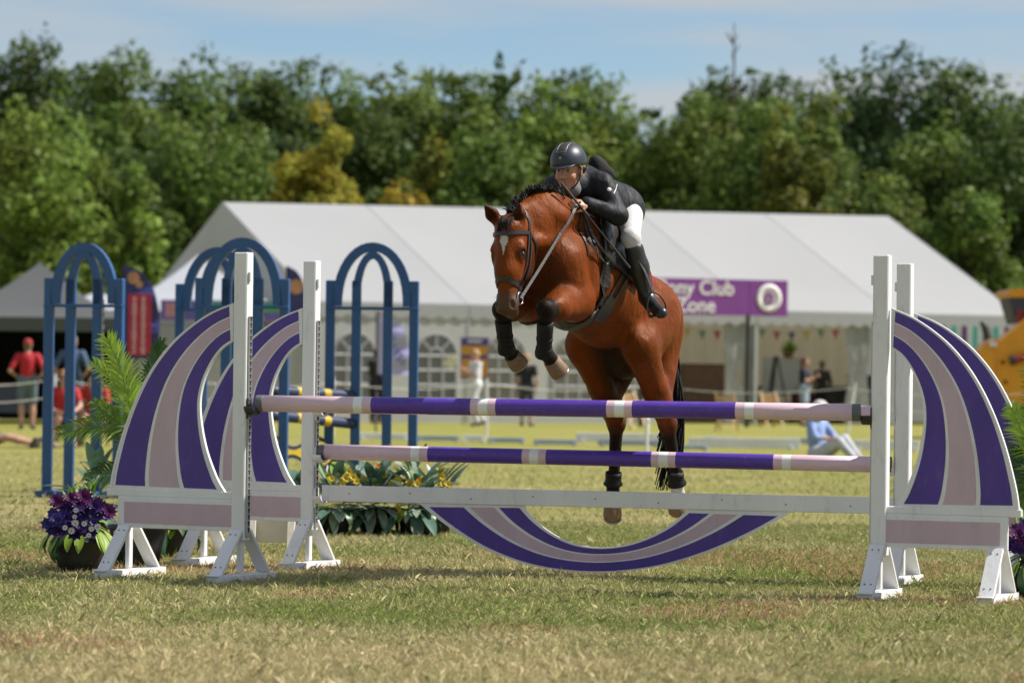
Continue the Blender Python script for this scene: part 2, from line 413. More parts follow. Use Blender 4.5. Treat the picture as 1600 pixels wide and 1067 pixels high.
def vnoise(x, y, sc, seed):
    """cheap smooth value noise for colouring and thinning the turf"""
    r = np.random.default_rng(seed); T = r.random((64, 64)); u = x * sc; v = y * sc
    i = np.floor(u).astype(int); j = np.floor(v).astype(int); a = u - i; b = v - j; a = a * a * (3 - 2 * a); b = b * b * (3 - 2 * b)
    g_ = lambda p, q: T[p % 64, q % 64]
    return (g_(i, j) * (1 - a) + g_(i + 1, j) * a) * (1 - b) + (g_(i, j + 1) * (1 - a) + g_(i + 1, j + 1) * a) * b
def grass(name, n, y0, y1, hmin, hmax, wid, label, seed, tall=0.0):
    r = np.random.default_rng(seed)
    y = y0 * (y1 / y0) ** r.random(n)
    x = (r.random(n) * 2 - 1) * (0.165 * y + 0.5)
    d = vnoise(x, y, 1.1, 1) * .5 + vnoise(x, y, 3.7, 2) * .3 + vnoise(x, y, 11, 3) * .2
    h = (hmin + (hmax - hmin) * r.random(n) ** 1.6) * (0.55 + 0.9 * d)
    az = r.random(n) * 2 * np.pi; lean = np.clip(np.abs(r.normal(0.95, 0.5, n)), 0.05, 1.5)
    dx = np.cos(az); dy = np.sin(az)
    fa = r.random(n) * 2 * np.pi; wx = np.cos(fa) * wid * (0.6 + .8 * r.random(n)); wy = np.sin(fa) * wid * (0.6 + .8 * r.random(n))
    V = np.zeros((n, 4, 3), np.float32)
    V[:, 0] = np.stack([x - wx, y - wy, np.full(n, -0.004)], 1); V[:, 1] = np.stack([x + wx, y + wy, np.full(n, -0.004)], 1)
    mxp = x + dx * h * np.sin(lean * .55) * .55; myp = y + dy * h * np.sin(lean * .55) * .55; mz = h * np.cos(lean * .55) * .55
    V[:, 2] = np.stack([mxp + wx * .9, myp + wy * .9, mz], 1)
    V[:, 3] = np.stack([mxp + dx * h * np.sin(lean) * .5, myp + dy * h * np.sin(lean) * .5, np.maximum(mz + h * np.cos(lean) * .5, .004)], 1)
    b = (np.arange(n) * 4)[:, None]
    T = np.concatenate([b + np.array([[0, 1, 2]]), b + np.array([[0, 2, 3]])])
    big = vnoise(x, y, 0.55, 5) * .6 + vnoise(x, y, 1.9, 6) * .4
    gr = np.clip((big - 0.22) * 1.5 + r.normal(0, .40, n), 0, 1)
    straw = np.array([0.60, 0.51, 0.295]); green = np.array([0.225, 0.285, 0.07]); brown = np.array([0.46, 0.29, 0.17])
    C = straw[None] * (1 - gr[:, None]) + green[None] * gr[:, None]
    bro = (vnoise(x, y, 0.9, 8) > 0.76) & (r.random(n) < .4); C[bro] = brown
    C *= (0.6 + 0.75 * r.random(n))[:, None]
    me = quick_mesh(name, V.reshape(-1, 3), T, mat('grass_blade', (1, 1, 1), 0.75, 0.0, attr='col', transl=0.25, spec=0.25), False, np.repeat(C, 4, 0))
    o = bpy.data.objects.new(name, me); COL.objects.link(o); tag(o, label, 'grass', kind='stuff')
grass('grass', 570000, 11.8, 27.0, 0.012, 0.048, 0.0012, 'short dry straw and green grass of the show ring', 3)
grass('grass_tufts', 70000, 12.0, 46.0, 0.025, 0.085, 0.0016, 'taller green grass tufts scattered through the dry turf', 4)

# ================================================================== PURPLE OXER
WHITE = mat('white_paint', (0.74, 0.745, 0.76), 0.5, 0.07, 5, 0.05, 60, dirt=0.30, dirtcol=(0.40, 0.38, 0.35, 1), stretch=(1, 1, .3))
PURP = mat('purple_paint', (0.070, 0.034, 0.265), 0.48, 0.16, 7, 0.06, 70, dirt=0.16, dirtcol=(0.20, 0.16, 0.32, 1), stretch=(1, 1, .35))
PINK = mat('pink_paint', (0.52, 0.395, 0.465), 0.5, 0.08, 6, 0.06, 60, dirt=0.25, dirtcol=(0.38, 0.29, 0.33, 1), stretch=(1, 1, .35))
POLEP = mat('pole_purple', (0.085, 0.036, 0.335), 0.38, 0.08, 9, 0.08, 80, dirt=0.22, dirtcol=(0.24, 0.19, 0.38, 1))
POLEK = mat('pole_pink', (0.66, 0.48, 0.555), 0.40, 0.05, 9, 0.06, 80, dirt=0.25, dirtcol=(0.46, 0.33, 0.35, 1))
POLEW = mat('pole_white', (0.80, 0.81, 0.82), 0.40, 0.05, 9, 0.06, 80, dirt=0.2, dirtcol=(0.4, 0.36, 0.33, 1))
STEEL = mat('track_steel', (0.42, 0.43, 0.45), 0.4, 0.1, 12, metal=0.7)
DARK = mat('dark_hole', (0.02, 0.02, 0.022), 0.8, 0.1)
RUBBER = mat('black_plastic', (0.028, 0.028, 0.03), 0.5, 0.15)
SCREW = mat('screw_head', (0.16, 0.14, 0.13), 0.5, 0.1, metal=0.5)
CAP = mat('pole_cap_grey', (0.10, 0.105, 0.125), 0.45, 0.1)

FL, FR = on_ground(375, 18.9), on_ground(1373, 18.1)
RL_, RR_ = on_ground(482, 20.2), on_ground(1409, 19.4)

OUT = [(.06, 1.576), (.197, 1.524), (.326, 1.45), (.455, 1.349), (.584, 1.20), (.69, 1.022), (.776, .818), (.84, .60), (.862, .478)]
INN = [(.06, 1.357), (.133, 1.309), (.197, 1.227), (.249, 1.115), (.27, .996), (.257, .855), (.219, .706), (.154, .558), (.10, .478)]
def make_wing(name, base, ang, side, label, group, sc=1.0):
    """side -1: wing reaches to the left of its post; ang: yaw of the wing line"""
    root = empty(name, base, 0, label, 'jump wing', group)
    wv = Vector((side * math.cos(ang), -side * math.sin(ang), 0)); nv = Vector((-math.sin(ang), -math.cos(ang), 0)); Z = Vector((0, 0, 1))
    P = lambda w, n, z: base + wv * (w * sc if w > .05 else w) + nv * n + Z * (z + .042 if z > .1 else z)
    rot = Matrix((wv, nv, Z)).transposed()
    bx = lambda w, n, z, a, b, c, bev=0.004: MB().box(P(w, n, z), (a * sc if a > .3 else a, b, c), rot, bev)
    post = bx(0, 0, 1.035, .088, .075, 1.67, .006).build('post', WHITE, root)
    bx(-.052, .012, 1.73, .014, .022, .055, .002).build('stop_block', WHITE, post)
    tr = bx(-.050, 0, .86, .010, .034, 1.28, .0015).build('metal_track', STEEL, root)
    m = MB()
    for i in range(34):
        m.box(P(-.0555, 0, .26 + i * .037), (.0012, .012, .021), rot)
        m.box(P(-.0557, 0, .272 + i * .037), (.0012, .020, .010), rot)
    tag(m.build('keyhole_slots', DARK, tr), kind='stuff')
    o = catmull([(a, b, 0) for a, b in OUT], 5); i_ = catmull([(a, b, 0) for a, b in INN], 5)
    def lane(f0, f1, n, t0=0, t1=1):
        k = len(o); A = []; B = []
        for q in range(k):
            if q / (k - 1) < t0 or q / (k - 1) > t1: continue
            p = o[q].lerp(i_[q], f0); r_ = o[q].lerp(i_[q], f1); A.append(P(p.x, n, p.y)); B.append(P(r_.x, n, r_.y))
        return A, B
    def slab(nm, f0, f1, n, th, m_, par, t0=0, t1=1):
        A, B = lane(f0, f1, n, t0, t1)
        if side > 0: A, B = B, A
        return MB().strip(A, B, nv * -th).build(nm, m_, par)
    bd = slab('curved_board', 0, 1, .010, .020, WHITE, root)
    for nm, f0, f1, mm in (('purple_band', .045, .31, PURP), ('pink_band', .35, .62, PINK), ('purple_band', .66, .945, PURP)):
        slab(nm, f0, f1, .0125, .0022, mm, bd, .02, .975)
    slab('edge_trim', -.004, .018, .013, .026, WHITE, bd); 
    bx(.42, .002, .458, .92, .034, .042).build('top_rail', WHITE, root)
    fr = bx(.385, .012, .345, .83, .026, .185).build('base_board', WHITE, root)
    bx(.385, .027, .342, .735, .005, .125, .001).build('pink_panel', PINK, fr)
    for w in (.0, .735):
        ft = bx(w, -.02, .024, .09, .62, .048).build('foot', WHITE, root)
        for sgn in (1, -1):
            m = MB(); a = P(w, sgn * .045, .262); b = P(w, sgn * .262, .044)
            m.beam(a, b, .086, .022, up=nv * sgn + Z, bev=.003)
            br = m.build('brace_board', WHITE, ft)
            d = (b - a).normalized(); up = (nv * sgn + Z); up = (up - d * up.dot(d)).normalized()
            for t_ in (.12, .82):
                for e in (-.018, .018):
                    c = a.lerp(b, t_) + wv * e + up * .0115
                    MB().lathe([(0, .0025), (.0045, .0022), (.005, 0)], 8, Matrix.Translation(c) @ up.to_track_quat('Z', 'Y').to_matrix().to_4x4()).build('screw', SCREW, br)
        bx(w, 0, .14, .03, .04, .25).build('web_block', WHITE, ft)
        bx(w, .292, .052, .094, .03, .012).build('toe_cleat', WHITE, ft)
    return root, P
gW = 'purple and white wings of the oxer'
wFL, PFL = make_wing('jump_wing', FL, R(28), -1, 'left near white wing with purple and pink swoosh beside the flower planter', gW, 1.06)
wRL, PRL = make_wing('jump_wing', RL_, R(26), -1, 'left far purple and pink wing standing behind the left near one', gW, 1.03)
wFR, PFR = make_wing('jump_wing', FR, R(22), 1, 'right near white wing with purple and pink swoosh, complete in view', gW, .91)
wRR, PRR = make_wing('jump_wing', RR_, R(22), 1, 'right far purple wing half hidden behind the right near one', gW, .95)

def make_pole(name, a, b, label, group, rad=.05, caps=True):
    a = Vector(a); b = Vector(b); d = b - a; ln = d.length
    M = Matrix.Translation(a) @ d.to_track_quat('Z', 'Y').to_matrix().to_4x4()
    seg = [(0, .168, 1), (.168, .183, 2), (.183, .198, 1), (.198, .366, 0), (.366, .379, 1), (.379, .395, 2), (.395, .408, 1)]
    seg = seg + [(.408, .592, 0)] + [(1 - e, 1 - s, c) for s, e, c in seg[::-1]]
    root = empty(name, a, 0, label, 'jump pole', group)
    m = MB(); prof = []; mis = []
    for s, e, c in seg:
        prof += [(rad, s * ln)]; mis += [c]
    prof.append((rad, ln)); prof = [(0.0, 0)] + prof + [(0.0, ln)]; mis = [1] + mis + [1]
    # repeat the rings a little so bands stay crisp and the pole is very slightly uneven
    m.lathe([(r * (1 + .006 * math.sin(i * 2.1)), z) for i, (r, z) in enumerate(prof)], 28, M, mis=mis)
    m.build('pole', [POLEP, POLEK, POLEW], root)
    if caps:
        for z0, z1 in ((-.004, .042), (ln - .042, ln + .004)):
            MB().lathe([(0, z0), (rad * .96, z0), (rad * 1.025, z0 + .006), (rad * 1.025, z1 - .004), (rad * 1.0, z1), (0, z1)], 28, M).build('end_cap', CAP, root)
    return root
pF0, pF1 = at(402, 630, 18.9 - .03), at(1343, 644.5, 18.1 - .02)
make_pole('jump_pole', pF0, pF1, 'topmost purple and pink pole resting on the near pair of wings', 'oxer poles', .0475)
pB0, pB1 = at(500, 634, 20.2), at(1384, 646.5, 19.4)
make_pole('jump_pole', pB0, pB1, 'far purple and pink pole hidden directly behind the topmost near pole', 'oxer poles', .045)
pM0, pM1 = at(499, 705.5, 20.2), at(1392, 726, 19.4)
make_pole('jump_pole', pM0, pM1, 'middle purple and pink pole crossing the horse\'s hind legs above the white plank', 'oxer poles', .0475)

# white plank with the hanging curved filler
jd = (RR_ - RL_).normalized(); jn = Vector((jd.y, -jd.x, 0)); 
pl0, pl1 = at(504, 770, 20.2 - .03), at(1394, 790, 19.4 - .03)
plank = empty('plank_filler', (pl0 + pl1) / 2, 0, 'white plank with hanging purple and pink half-moon filler under the middle pole', 'jump filler')
d = (pl1 - pl0).normalized()
pb = MB().beam(pl0, pl1, .035, .098, bev=.004).build('plank', WHITE, plank)
for i in range(9):
    c = pl0.lerp(pl1, .05 + i * .11) + jn * .018 + Vector((0, 0, .015 * math.sin(i * 2.3)))
    MB().lathe([(0, .0015), (.0045, .001), (.005, 0)], 8, Matrix.Translation(c) @ jn.to_track_quat('Z', 'Y').to_matrix().to_4x4()).build('screw', SCREW, pb)
def fpt(px, py):
    f = (px - 504) / (1394 - 504); return at(px, py, 20.2 + (19.4 - 20.2) * f - .045)
fo = catmull([fpt(*q) for q in ((652, 784), (700, 822), (760, 858), (835, 884), (925, 894), (1015, 887), (1095, 866), (1170, 835), (1238, 799))], 5)
fi = catmull([fpt(*q) for q in ((815, 788), (838, 814), (868, 836), (900, 850), (935, 855), (972, 852), (1008, 841), (1042, 823), (1076, 795))], 5)
def fslab(nm, f0, f1, off, th, m_, par, t0=0, t1=1):
    k = len(fo); A = []; B = []
    for q in range(k):
        if not (t0 <= q / (k - 1) <= t1): continue
        A.append(fo[q].lerp(fi[q], f1) + jn * off); B.append(fo[q].lerp(fi[q], f0) + jn * off)
    return MB().strip(A, B, jn * -th).build(nm, m_, par)
fb = fslab('curved_board', 0, 1, 0, .018, WHITE, plank)
for nm, f0, f1, mm in (('purple_band', .06, .40, PURP), ('pink_band', .46, .70, PINK), ('purple_band', .75, .95, PURP)):
    fslab(nm, f0, f1, .0025, .0022, mm, fb, .02, .98)

def cup(P, n, z, m_, par, w=-.075):
    rot = None
    mm = MB(); c = P(w, n, z - .042); dirw = (P(-1, 0, 0) - P(0, 0, 0)).normalized(); nn = (P(0, 1, 0) - P(0, 0, 0)).normalized()
    k = 10; pts = []
    for i in range(k + 1):
        a = math.pi * (1.1 + .8 * i / k); pts.append((math.cos(a) * .056, math.sin(a) * .056))
    A = [c + nn * a + Vector((0, 0, b)) - dirw * .03 for a, b in pts]; B = [c + nn * a + Vector((0, 0, b)) + dirw * .03 for a, b in pts]
    mm.strip(A, B, Vector((0, 0, -.012)))
    mm.box(c - dirw * .028 + Vector((0, 0, -.03)), (.016, .05, .12), Matrix((dirw, nn, Vector((0, 0, 1)))).transposed(), .003)
    return mm.build('pole_cup', m_, par)
cup(PFL, .0, pF0.z, RUBBER, wFL); cup(PFR, .0, pF1.z, RUBBER, wFR)
cup(PRL, .0, pB0.z, WHITE, wRL); cup(PRR, .0, pB1.z, WHITE, wRR)
cup(PRL, .0, pM0.z, WHITE, wRL); cup(PRR, .0, pM1.z, WHITE, wRR)
cup(PRL, .0, pl0.z - .0, WHITE, wRL); cup(PRR, .0, pl1.z, WHITE, wRR)
# ================================================================== HORSE
hx_, hy_ = -.53, -.848
PIT = R(22)
hF = np.array([hx_ * math.cos(PIT), hy_ * math.cos(PIT), math.sin(PIT)]); hL = np.array([.848, -.53, 0]); hU = np.cross(hF, hL); 
if hU[2] < 0: hU = -hU
HW = np.array([.405, 19.35, 2.268])
def hw(f, l, u): return HW + hF * f + hL * l + hU * u
A_ = lambda px, py, Y: np.array(at(px, py, Y))
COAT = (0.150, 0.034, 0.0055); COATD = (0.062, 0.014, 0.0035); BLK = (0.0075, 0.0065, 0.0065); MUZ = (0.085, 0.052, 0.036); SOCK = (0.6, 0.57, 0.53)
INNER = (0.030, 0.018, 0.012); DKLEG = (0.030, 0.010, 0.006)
H = Body()
H.cone(hw(.20, 0, -.43), hw(-.10, 0, -.42), .265, .33, .06, COAT, (hL, .68))
H.cone(hw(-.10, 0, -.42), hw(-.50, 0, -.41), .33, .31, .06, COAT, (hL, .80))
H.cone(hw(-.50, 0, -.41), hw(-.86, 0, -.40), .305, .235, .06, COAT, (hL, .80))
H.ell(hw(-.85, 0, -.35), (.30, .20, .205), (hF, hL, hU), .08, COAT)
H.cone(hw(.04, 0, -.12), hw(-.32, 0, -.17), .085, .11, .08, COAT)
H.ell(hw(.27, 0, -.50), (.18, .18, .23), (hF, hL, hU), .06, COATD)  # breast: its shade is put into the coat colour as a darker tone
for s in (-1, 1):
    H.cone(hw(-.06, s * .105, -.16), hw(.24, s * .130, -.50), .080, .100, .08, COAT)          # shoulder blade
    H.ell(hw(.22, s * .115, -.62), (.13, .10, .15), (hF, hL, hU), .05, COATD)                 # pectorals, in the same painted shade tone as the breast
    H.ell(hw(-.88, s * .10, -.40), (.25, .125, .245), (hF, hL, hU), .06, COAT)                 # hindquarter
    H.ell(hw(-.76, s * .13, -.27), (.10, .055, .06), (hF, hL, hU), .07, COAT)                  # point of hip
    H.ell(hw(-1.02, s * .085, -.43), (.12, .115, .23), (hF, hL, hU), .06, COAT)
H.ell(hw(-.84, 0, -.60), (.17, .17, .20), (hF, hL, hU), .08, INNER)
# --- hind legs (r: horse's right, l: horse's left)
HIND = {-1: dict(stifle=hw(-.66, -.19, -.66), hock=A_(963, 662, 20.02), fet=A_(958, 752, 20.12), cor=A_(957, 783, 20.13), toe=A_(957, 808, 20.11)),
        1: dict(stifle=hw(-.66, .20, -.66), hock=A_(1043, 664, 19.86), fet=A_(1057, 752, 20.00), cor=A_(1060, 778, 20.05), toe=A_(1061, 799, 20.05))}
for s in (-1, 1):
    J = HIND[s]; hip = hw(-.91, s * .12, -.38); but = hw(-1.06, s * .10, -.42)
    st, hk, ft, co = J['stifle'], J['hock'], J['fet'], J['cor']
    H.cone(hip, st, .20, .125, .06, COAT, (hL, .72))
    H.cone(st, st * .45 + hk * .55, .125, .085, .05, COAT, (hL, .82))
    H.cone(st * .45 + hk * .55, hk, .085, .052, .03, COAT)
    H.cone(but, st * .30 + hk * .70 + hw(-1, 0, 0) * .04 - hw(0, 0, 0) * .04, .135, .060, .05, COAT, (hL, .85))
    H.cone(st * .3 + hk * .7 + (hw(-1, 0, 0) - hw(0, 0, 0)) * .05, hk + (hw(-1, 0, 0) - hw(0, 0, 0)) * .055 + np.array([0, 0, .02]), .035, .03, .03, COATD)
    bk = np.array([.25, .4, 0]) / math.hypot(.25, .4)
    H.ball(hk + bk * .055 + np.array([0, 0, .025]), .030, .03, BLK)
    H.ball(hk, .051, .03, DKLEG)
    H.cone(hk, ft * .92 + hk * .08, .041, .031, .03, BLK)
    H.cone(hk + bk * .035, ft + bk * .03, .024, .022, .02, BLK)
    H.ball(ft, .046, .02, BLK if s < 0 else SOCK)
    H.cone(ft, co, .038, .046, .02, BLK if s < 0 else SOCK)
    if s > 0: H.cone(ft + np.array([0, 0, .02]), ft + np.array([0, 0, .06]), .036, .036, .01, SOCK)
# --- fore legs
FORE = {1: dict(el=hw(.08, .160, -.70), kn=A_(853, 484, 18.58), fet=A_(850, 548, 18.74), cor=A_(862, 564, 18.80), toe=A_(872, 578, 18.84)),
        -1: dict(el=hw(.08, -.160, -.70), kn=A_(784, 484, 18.80), fet=A_(791, 543, 18.93), cor=A_(800, 556, 18.99), toe=A_(808, 566, 19.03))}
for s in (-1, 1):
    J = FORE[s]; el, kn, ft, co = J['el'], J['kn'], J['fet'], J['cor']
    H.cone(hw(.25, s * .13, -.52), el, .105, .112, .08, COAT)
    H.cone(el, el * .35 + kn * .65, .112, .080, .04, COAT)
    H.cone(el * .35 + kn * .65, kn, .082, .047, .03, COAT)
    H.ell(el * .6 + kn * .4 + np.array([.0, 0, .045]), (.13, .07, .06), (kn - el, np.cross(kn - el, [0, 0, 1]), np.cross(kn - el, np.cross(kn - el, [0, 0, 1]))), .03, COAT)
    H.ball(kn, .049, .025, BLK); H.ell(kn + np.array([-.008, -.018, .008]), (.044, .036, .05), None, .02, BLK)
    H.cone(kn, ft, .042, .032, .03, BLK)
    H.cone(kn + np.array([.02, .035, -.03]), ft + np.array([.02, .03, 0]), .024, .022, .02, BLK)
    H.ball(ft, .044, .02, BLK); H.cone(ft, co, .036, .045, .02, BLK)
# --- muscle furrows
for s in (-1, 1):
    fu = lambda pts, r_, k=.05: [H.cone(near0(hw(*p)), near0(hw(*q)), r_, r_, k, None, None, 's') for p, q in zip(pts, pts[1:])]
    near0 = lambda p: p
    fu([(-.14, s * .262, -.28), (-.06, s * .288, -.45), (-.02, s * .288, -.62)], .022, .06)         # behind the shoulder
    fu([(.20, s * .275, -.30), (.33, s * .275, -.42)], .022, .06)                                    # shoulder and neck
    fu([(-.66, s * .30, -.30), (-.62, s * .295, -.55)], .02, .06)                                   # flank
    fu([(-.98, s * .285, -.30), (-1.06, s * .255, -.62)], .016, .05)                                 # hamstring
    for i in range(5): fu([(-.22 - i * .075, s * .296, -.40), (-.27 - i * .075, s * .290, -.62)], .010, .035)   # ribs
    # standing muscles with creases between them
    H.cone(hw(.10, s * .180, -.40), hw(-.01, s * .195, -.62), .065, .070, .022, COAT)               # triceps
    H.cone(hw(-.02, s * .155, -.22), hw(.10, s * .175, -.36), .055, .06, .03, COAT)
    H.cone(hw(-.70, s * .195, -.36), hw(-.68, s * .20, -.62), .062, .07, .03, COAT)               # flank and thigh
    H.cone(hw(-.90, s * .175, -.42), hw(-.84, s * .18, -.72), .065, .055, .025, COAT)
H.cone(hw(.44, 0, -.36), hw(.36, 0, -.80), .014, .02, .03, None, None, 's')                          # crease down the breast
# --- neck
NB, NM, NP = hw(.17, 0, -.30), A_(851, 352, 18.93), A_(812, 362, 18.76)
H.cone(NB, NM, .255, .19, .06, COAT, (hL, .58))
for s in (-1, 1):
    H.cone(NP + np.array([.02, .02, -.06]) + hL * s * .07, hw(.26, s * .115, -.40), .050, .068, .018, COAT)      # long neck muscle
    H.cone(NM + hL * s * .085 + np.array([0, 0, .05]), hw(.02, s * .10, -.16), .07, .07, .03, COAT)
H.cone(NM, NP, .19, .118, .05, COAT, (hL, .62))
H.cone(hw(.04, 0, -.13), NM + np.array([.0, 0, .10]), .10, .085, .07, COAT, (hL, .8))
H.cone(NM + np.array([0, 0, .105]), A_(806, 333, 18.74), .075, .055, .05, COAT, (hL, .8))
# --- head
hA = A_(800, 347, 18.66); hB = A_(794, 497, 18.54)
ha = (hB - hA); HLEN = np.linalg.norm(ha); ha /= HLEN
hd = np.array([-.40, -.92, 0.0]); hd -= ha * (hd @ ha); hd /= np.linalg.norm(hd); hl = np.cross(ha, hd); 
if hl[0] < 0: hl = -hl
def hp(a, d, l): return hA + ha * a + hd * d + hl * l
AX = (ha, hd, hl)
H.ell(hp(.08, -.04, 0), (.14, .12, .098), AX, .04, COAT)
H.cone(hp(.06, .02, 0), hp(.30, .035, 0), .092, .074, .03, COAT, (hl, .98))
H.cone(hp(.30, .030, 0), hp(.47, .012, 0), .072, .058, .03, COAT, (hl, .92))
for s in (-1, 1):
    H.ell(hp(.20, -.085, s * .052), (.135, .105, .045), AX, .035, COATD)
    H.ell(hp(.185, .040, s * .080), (.055, .035, .030), AX, .03, COAT)      # brow
    H.cone(hp(.22, .02, s * .075), hp(.34, .015, s * .06), .022, .016, .03, COAT)   # facial crest
    H.ell(hp(.500, .035, s * .040), (.045, .034, .026), AX, .02, MUZ)         # nostril rim
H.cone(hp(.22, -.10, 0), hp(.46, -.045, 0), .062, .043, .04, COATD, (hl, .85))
H.ell(hp(.485, .005, 0), (.072, .060, .054), AX, .03, MUZ)
H.ell(hp(.520, -.045, 0), (.040, .038, .042), AX, .02, MUZ)
for s in (-1, 1):
    H.ell(hp(.506, .064, s * .050), (.030, .020, .015), AX, .008, None, 's')
    H.ell(hp(.205, .050, s * .106), (.022, .020, .014), AX, .012, None, 's')
H.cone(hp(.545, .03, -.05), hp(.545, .03, .05), .006, .006, .006, None, None, 's')
EARS = {-1: (A_(780, 349, 18.66), A_(757, 321, 18.60)), 1: (A_(811, 351, 18.62), A_(812, 318, 18.60))}
for s in (-1, 1):
    b, t = EARS[s]; mid = b * .5 + t * .5
    H.cone(b, mid, .031, .039, .02, COATD); H.cone(mid, t, .038, .008, .012, DKLEG)
    H.cone(b * .7 + t * .3 + hd * .036, t * .85 + b * .15 + hd * .022, .022, .009, .006, None, None, 's')

horse = empty('horse', Vector((.75, 19.7, 0)), 0, 'bright bay horse with a white star jumping over the purple poles', 'horse')
hV, hQ = H.mesh(0.0085, smooth=2)
hC = H.colors(hV, COAT, 0.013)
def paint():
    a = (hV - hA) @ ha; d_ = (hV - hA) @ hd; l_ = (hV - hA) @ hl
    # star: broad above, drawn out to a point below
    w = np.interp(a, [.100, .112, .140, .175, .225], [.010, .022, .025, .010, .0]); m = (np.abs(l_ - .002) < w) & (d_ > .03) & (a > .100) & (a < .225)
    hC[m] = (.50, .46, .42)
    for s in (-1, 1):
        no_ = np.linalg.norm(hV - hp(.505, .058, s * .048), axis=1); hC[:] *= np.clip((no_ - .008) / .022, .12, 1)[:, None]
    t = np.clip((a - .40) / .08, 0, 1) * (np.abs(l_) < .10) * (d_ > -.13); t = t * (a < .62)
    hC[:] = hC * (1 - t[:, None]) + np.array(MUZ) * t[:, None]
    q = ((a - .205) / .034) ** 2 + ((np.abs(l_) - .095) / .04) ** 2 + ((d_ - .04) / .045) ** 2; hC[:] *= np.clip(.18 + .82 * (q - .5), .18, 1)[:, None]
    # soft skin of the inner thigh and groin is darker than the coat
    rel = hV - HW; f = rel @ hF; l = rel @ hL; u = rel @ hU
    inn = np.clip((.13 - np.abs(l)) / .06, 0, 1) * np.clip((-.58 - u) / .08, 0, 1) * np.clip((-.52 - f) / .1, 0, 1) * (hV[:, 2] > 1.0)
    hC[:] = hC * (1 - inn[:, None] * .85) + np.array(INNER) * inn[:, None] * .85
    # black fades up the legs into bay
    for s in (-1, 1):
        hk = HIND[s]['hock']; r_ = np.linalg.norm(hV[:, :2] - hk[None, :2], axis=1)
        t = np.clip((hk[2] + .0 - hV[:, 2]) / .10, 0, 1) * (hV[:, 2] > HIND[s]['fet'][2] + .05) * (r_ < .3) * (hV[:, 2] < hk[2] + .1)
        hC[:] = hC * (1 - t[:, None]) + np.array(BLK) * t[:, None]
    for s in (-1, 1):
        el, kn = FORE[s]['el'], FORE[s]['kn']; ax = kn - el; t = ((hV - el) @ ax) / (ax @ ax); dist = np.linalg.norm(hV - el - np.clip(t, 0, 1.1)[:, None] * ax, axis=1)
        m = np.clip((t - .80) / .10, 0, 1) * (dist < .105); hC[:] = hC * (1 - m[:, None]) + np.array(BLK) * m[:, None]
    r = np.random.default_rng(3); hC[:] *= (1 + .05 * r.normal(0, 1, len(hV)))[:, None]
paint()
def coat_mat():
    m = mat('bay_coat', (1, 1, 1), 0.45, 0.30, 8, 0.0, 26, spec=0.17, stint=(1, .62, .42, 1), attr='col', stretch=(1, 1, .5))
    n = m.node_tree.nodes; L = m.node_tree.links; b = n['Principled BSDF']; tc = n.new('ShaderNodeTexCoord'); prev = None
    # muscle and skin-fold relief, then the fine lie of the hair
    for sc, st, dist, stt in ((9, .55, .030, (1, 1, .7)), (30, .35, .010, (1.6, 1.6, .5)), (190, .4, .004, (1.5, 1.5, .25))):
        mp = n.new('ShaderNodeMapping'); mp.inputs['Scale'].default_value = stt; mp.inputs['Rotation'].default_value = (.3, .5, .2); L.new(tc.outputs['Object'], mp.inputs[0])
        no = n.new('ShaderNodeTexNoise'); no.inputs['Scale'].default_value = sc; no.inputs['Detail'].default_value = 4; no.inputs['Distortion'].default_value = .6; L.new(mp.outputs[0], no.inputs[0])
        bp = n.new('ShaderNodeBump'); bp.inputs['Strength'].default_value = st; bp.inputs['Distance'].default_value = dist; L.new(no.outputs[0], bp.inputs['Height'])
        if prev: L.new(prev, bp.inputs['Normal'])
        prev = bp.outputs[0]
    L.new(prev, b.inputs['Normal'])
    mr = n.new('ShaderNodeMapRange'); mr.inputs[1].default_value = .3; mr.inputs[2].default_value = .7; mr.inputs[3].default_value = .32; mr.inputs[4].default_value = .62; L.new(no.outputs[0], mr.inputs[0])
    n4 = n.new('ShaderNodeTexNoise'); n4.inputs['Scale'].default_value = 6; L.new(tc.outputs['Object'], n4.inputs[0]); L.new(n4.outputs[0], mr.inputs[0]); L.new(mr.outputs[0], b.inputs['Roughness'])
    return m
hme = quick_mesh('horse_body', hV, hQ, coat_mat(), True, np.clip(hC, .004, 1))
hbody = link_mesh('body', hme, horse)
HB = BVHTree.FromPolygons([tuple(v) for v in hV], [tuple(int(i) for i in q) for q in hQ])
CAMP = Vector((0, 0, CAM_Z))
def hit(px, py, fallback=19.0):
    d = (at(px, py, 19) - CAMP).normalized(); loc, nr, i, t = HB.ray_cast(CAMP, d, 60)
    if loc is None:
        loc, nr, i, t = HB.find_nearest(at(px, py, fallback))
    return loc, nr
def near(p): 
    loc, nr, i, t = HB.find_nearest(Vector(p)); return loc, nr
LEATH = mat('black_leather', (0.022, 0.02, 0.02), 0.38, 0.2, 30, 0.1, 120, spec=0.5)
LEATHG = mat('worn_leather_strap', (0.05, 0.047, 0.048), 0.45, 0.2, 40, 0.1, 120)
SILV = mat('bit_steel', (0.6, 0.6, 0.62), 0.2, 0.05, metal=1.0)
def strap(name, pts, width, m_, parent, off=.003, thick=.005, snap=True, n=6):
    """pts: photo positions resting on the horse, or 3-D points"""
    P = [hit(*p)[0] if len(p) == 2 else Vector(p) for p in pts]
    P = catmull(P, n); N = []
    Q = []
    for p in P:
        loc, nr = near(p)
        if snap: Q.append(loc + nr * off)
        else: Q.append(p)
        N.append(nr)
    return MB().ribbon(Q, N, width, thick).build(name, m_, parent)

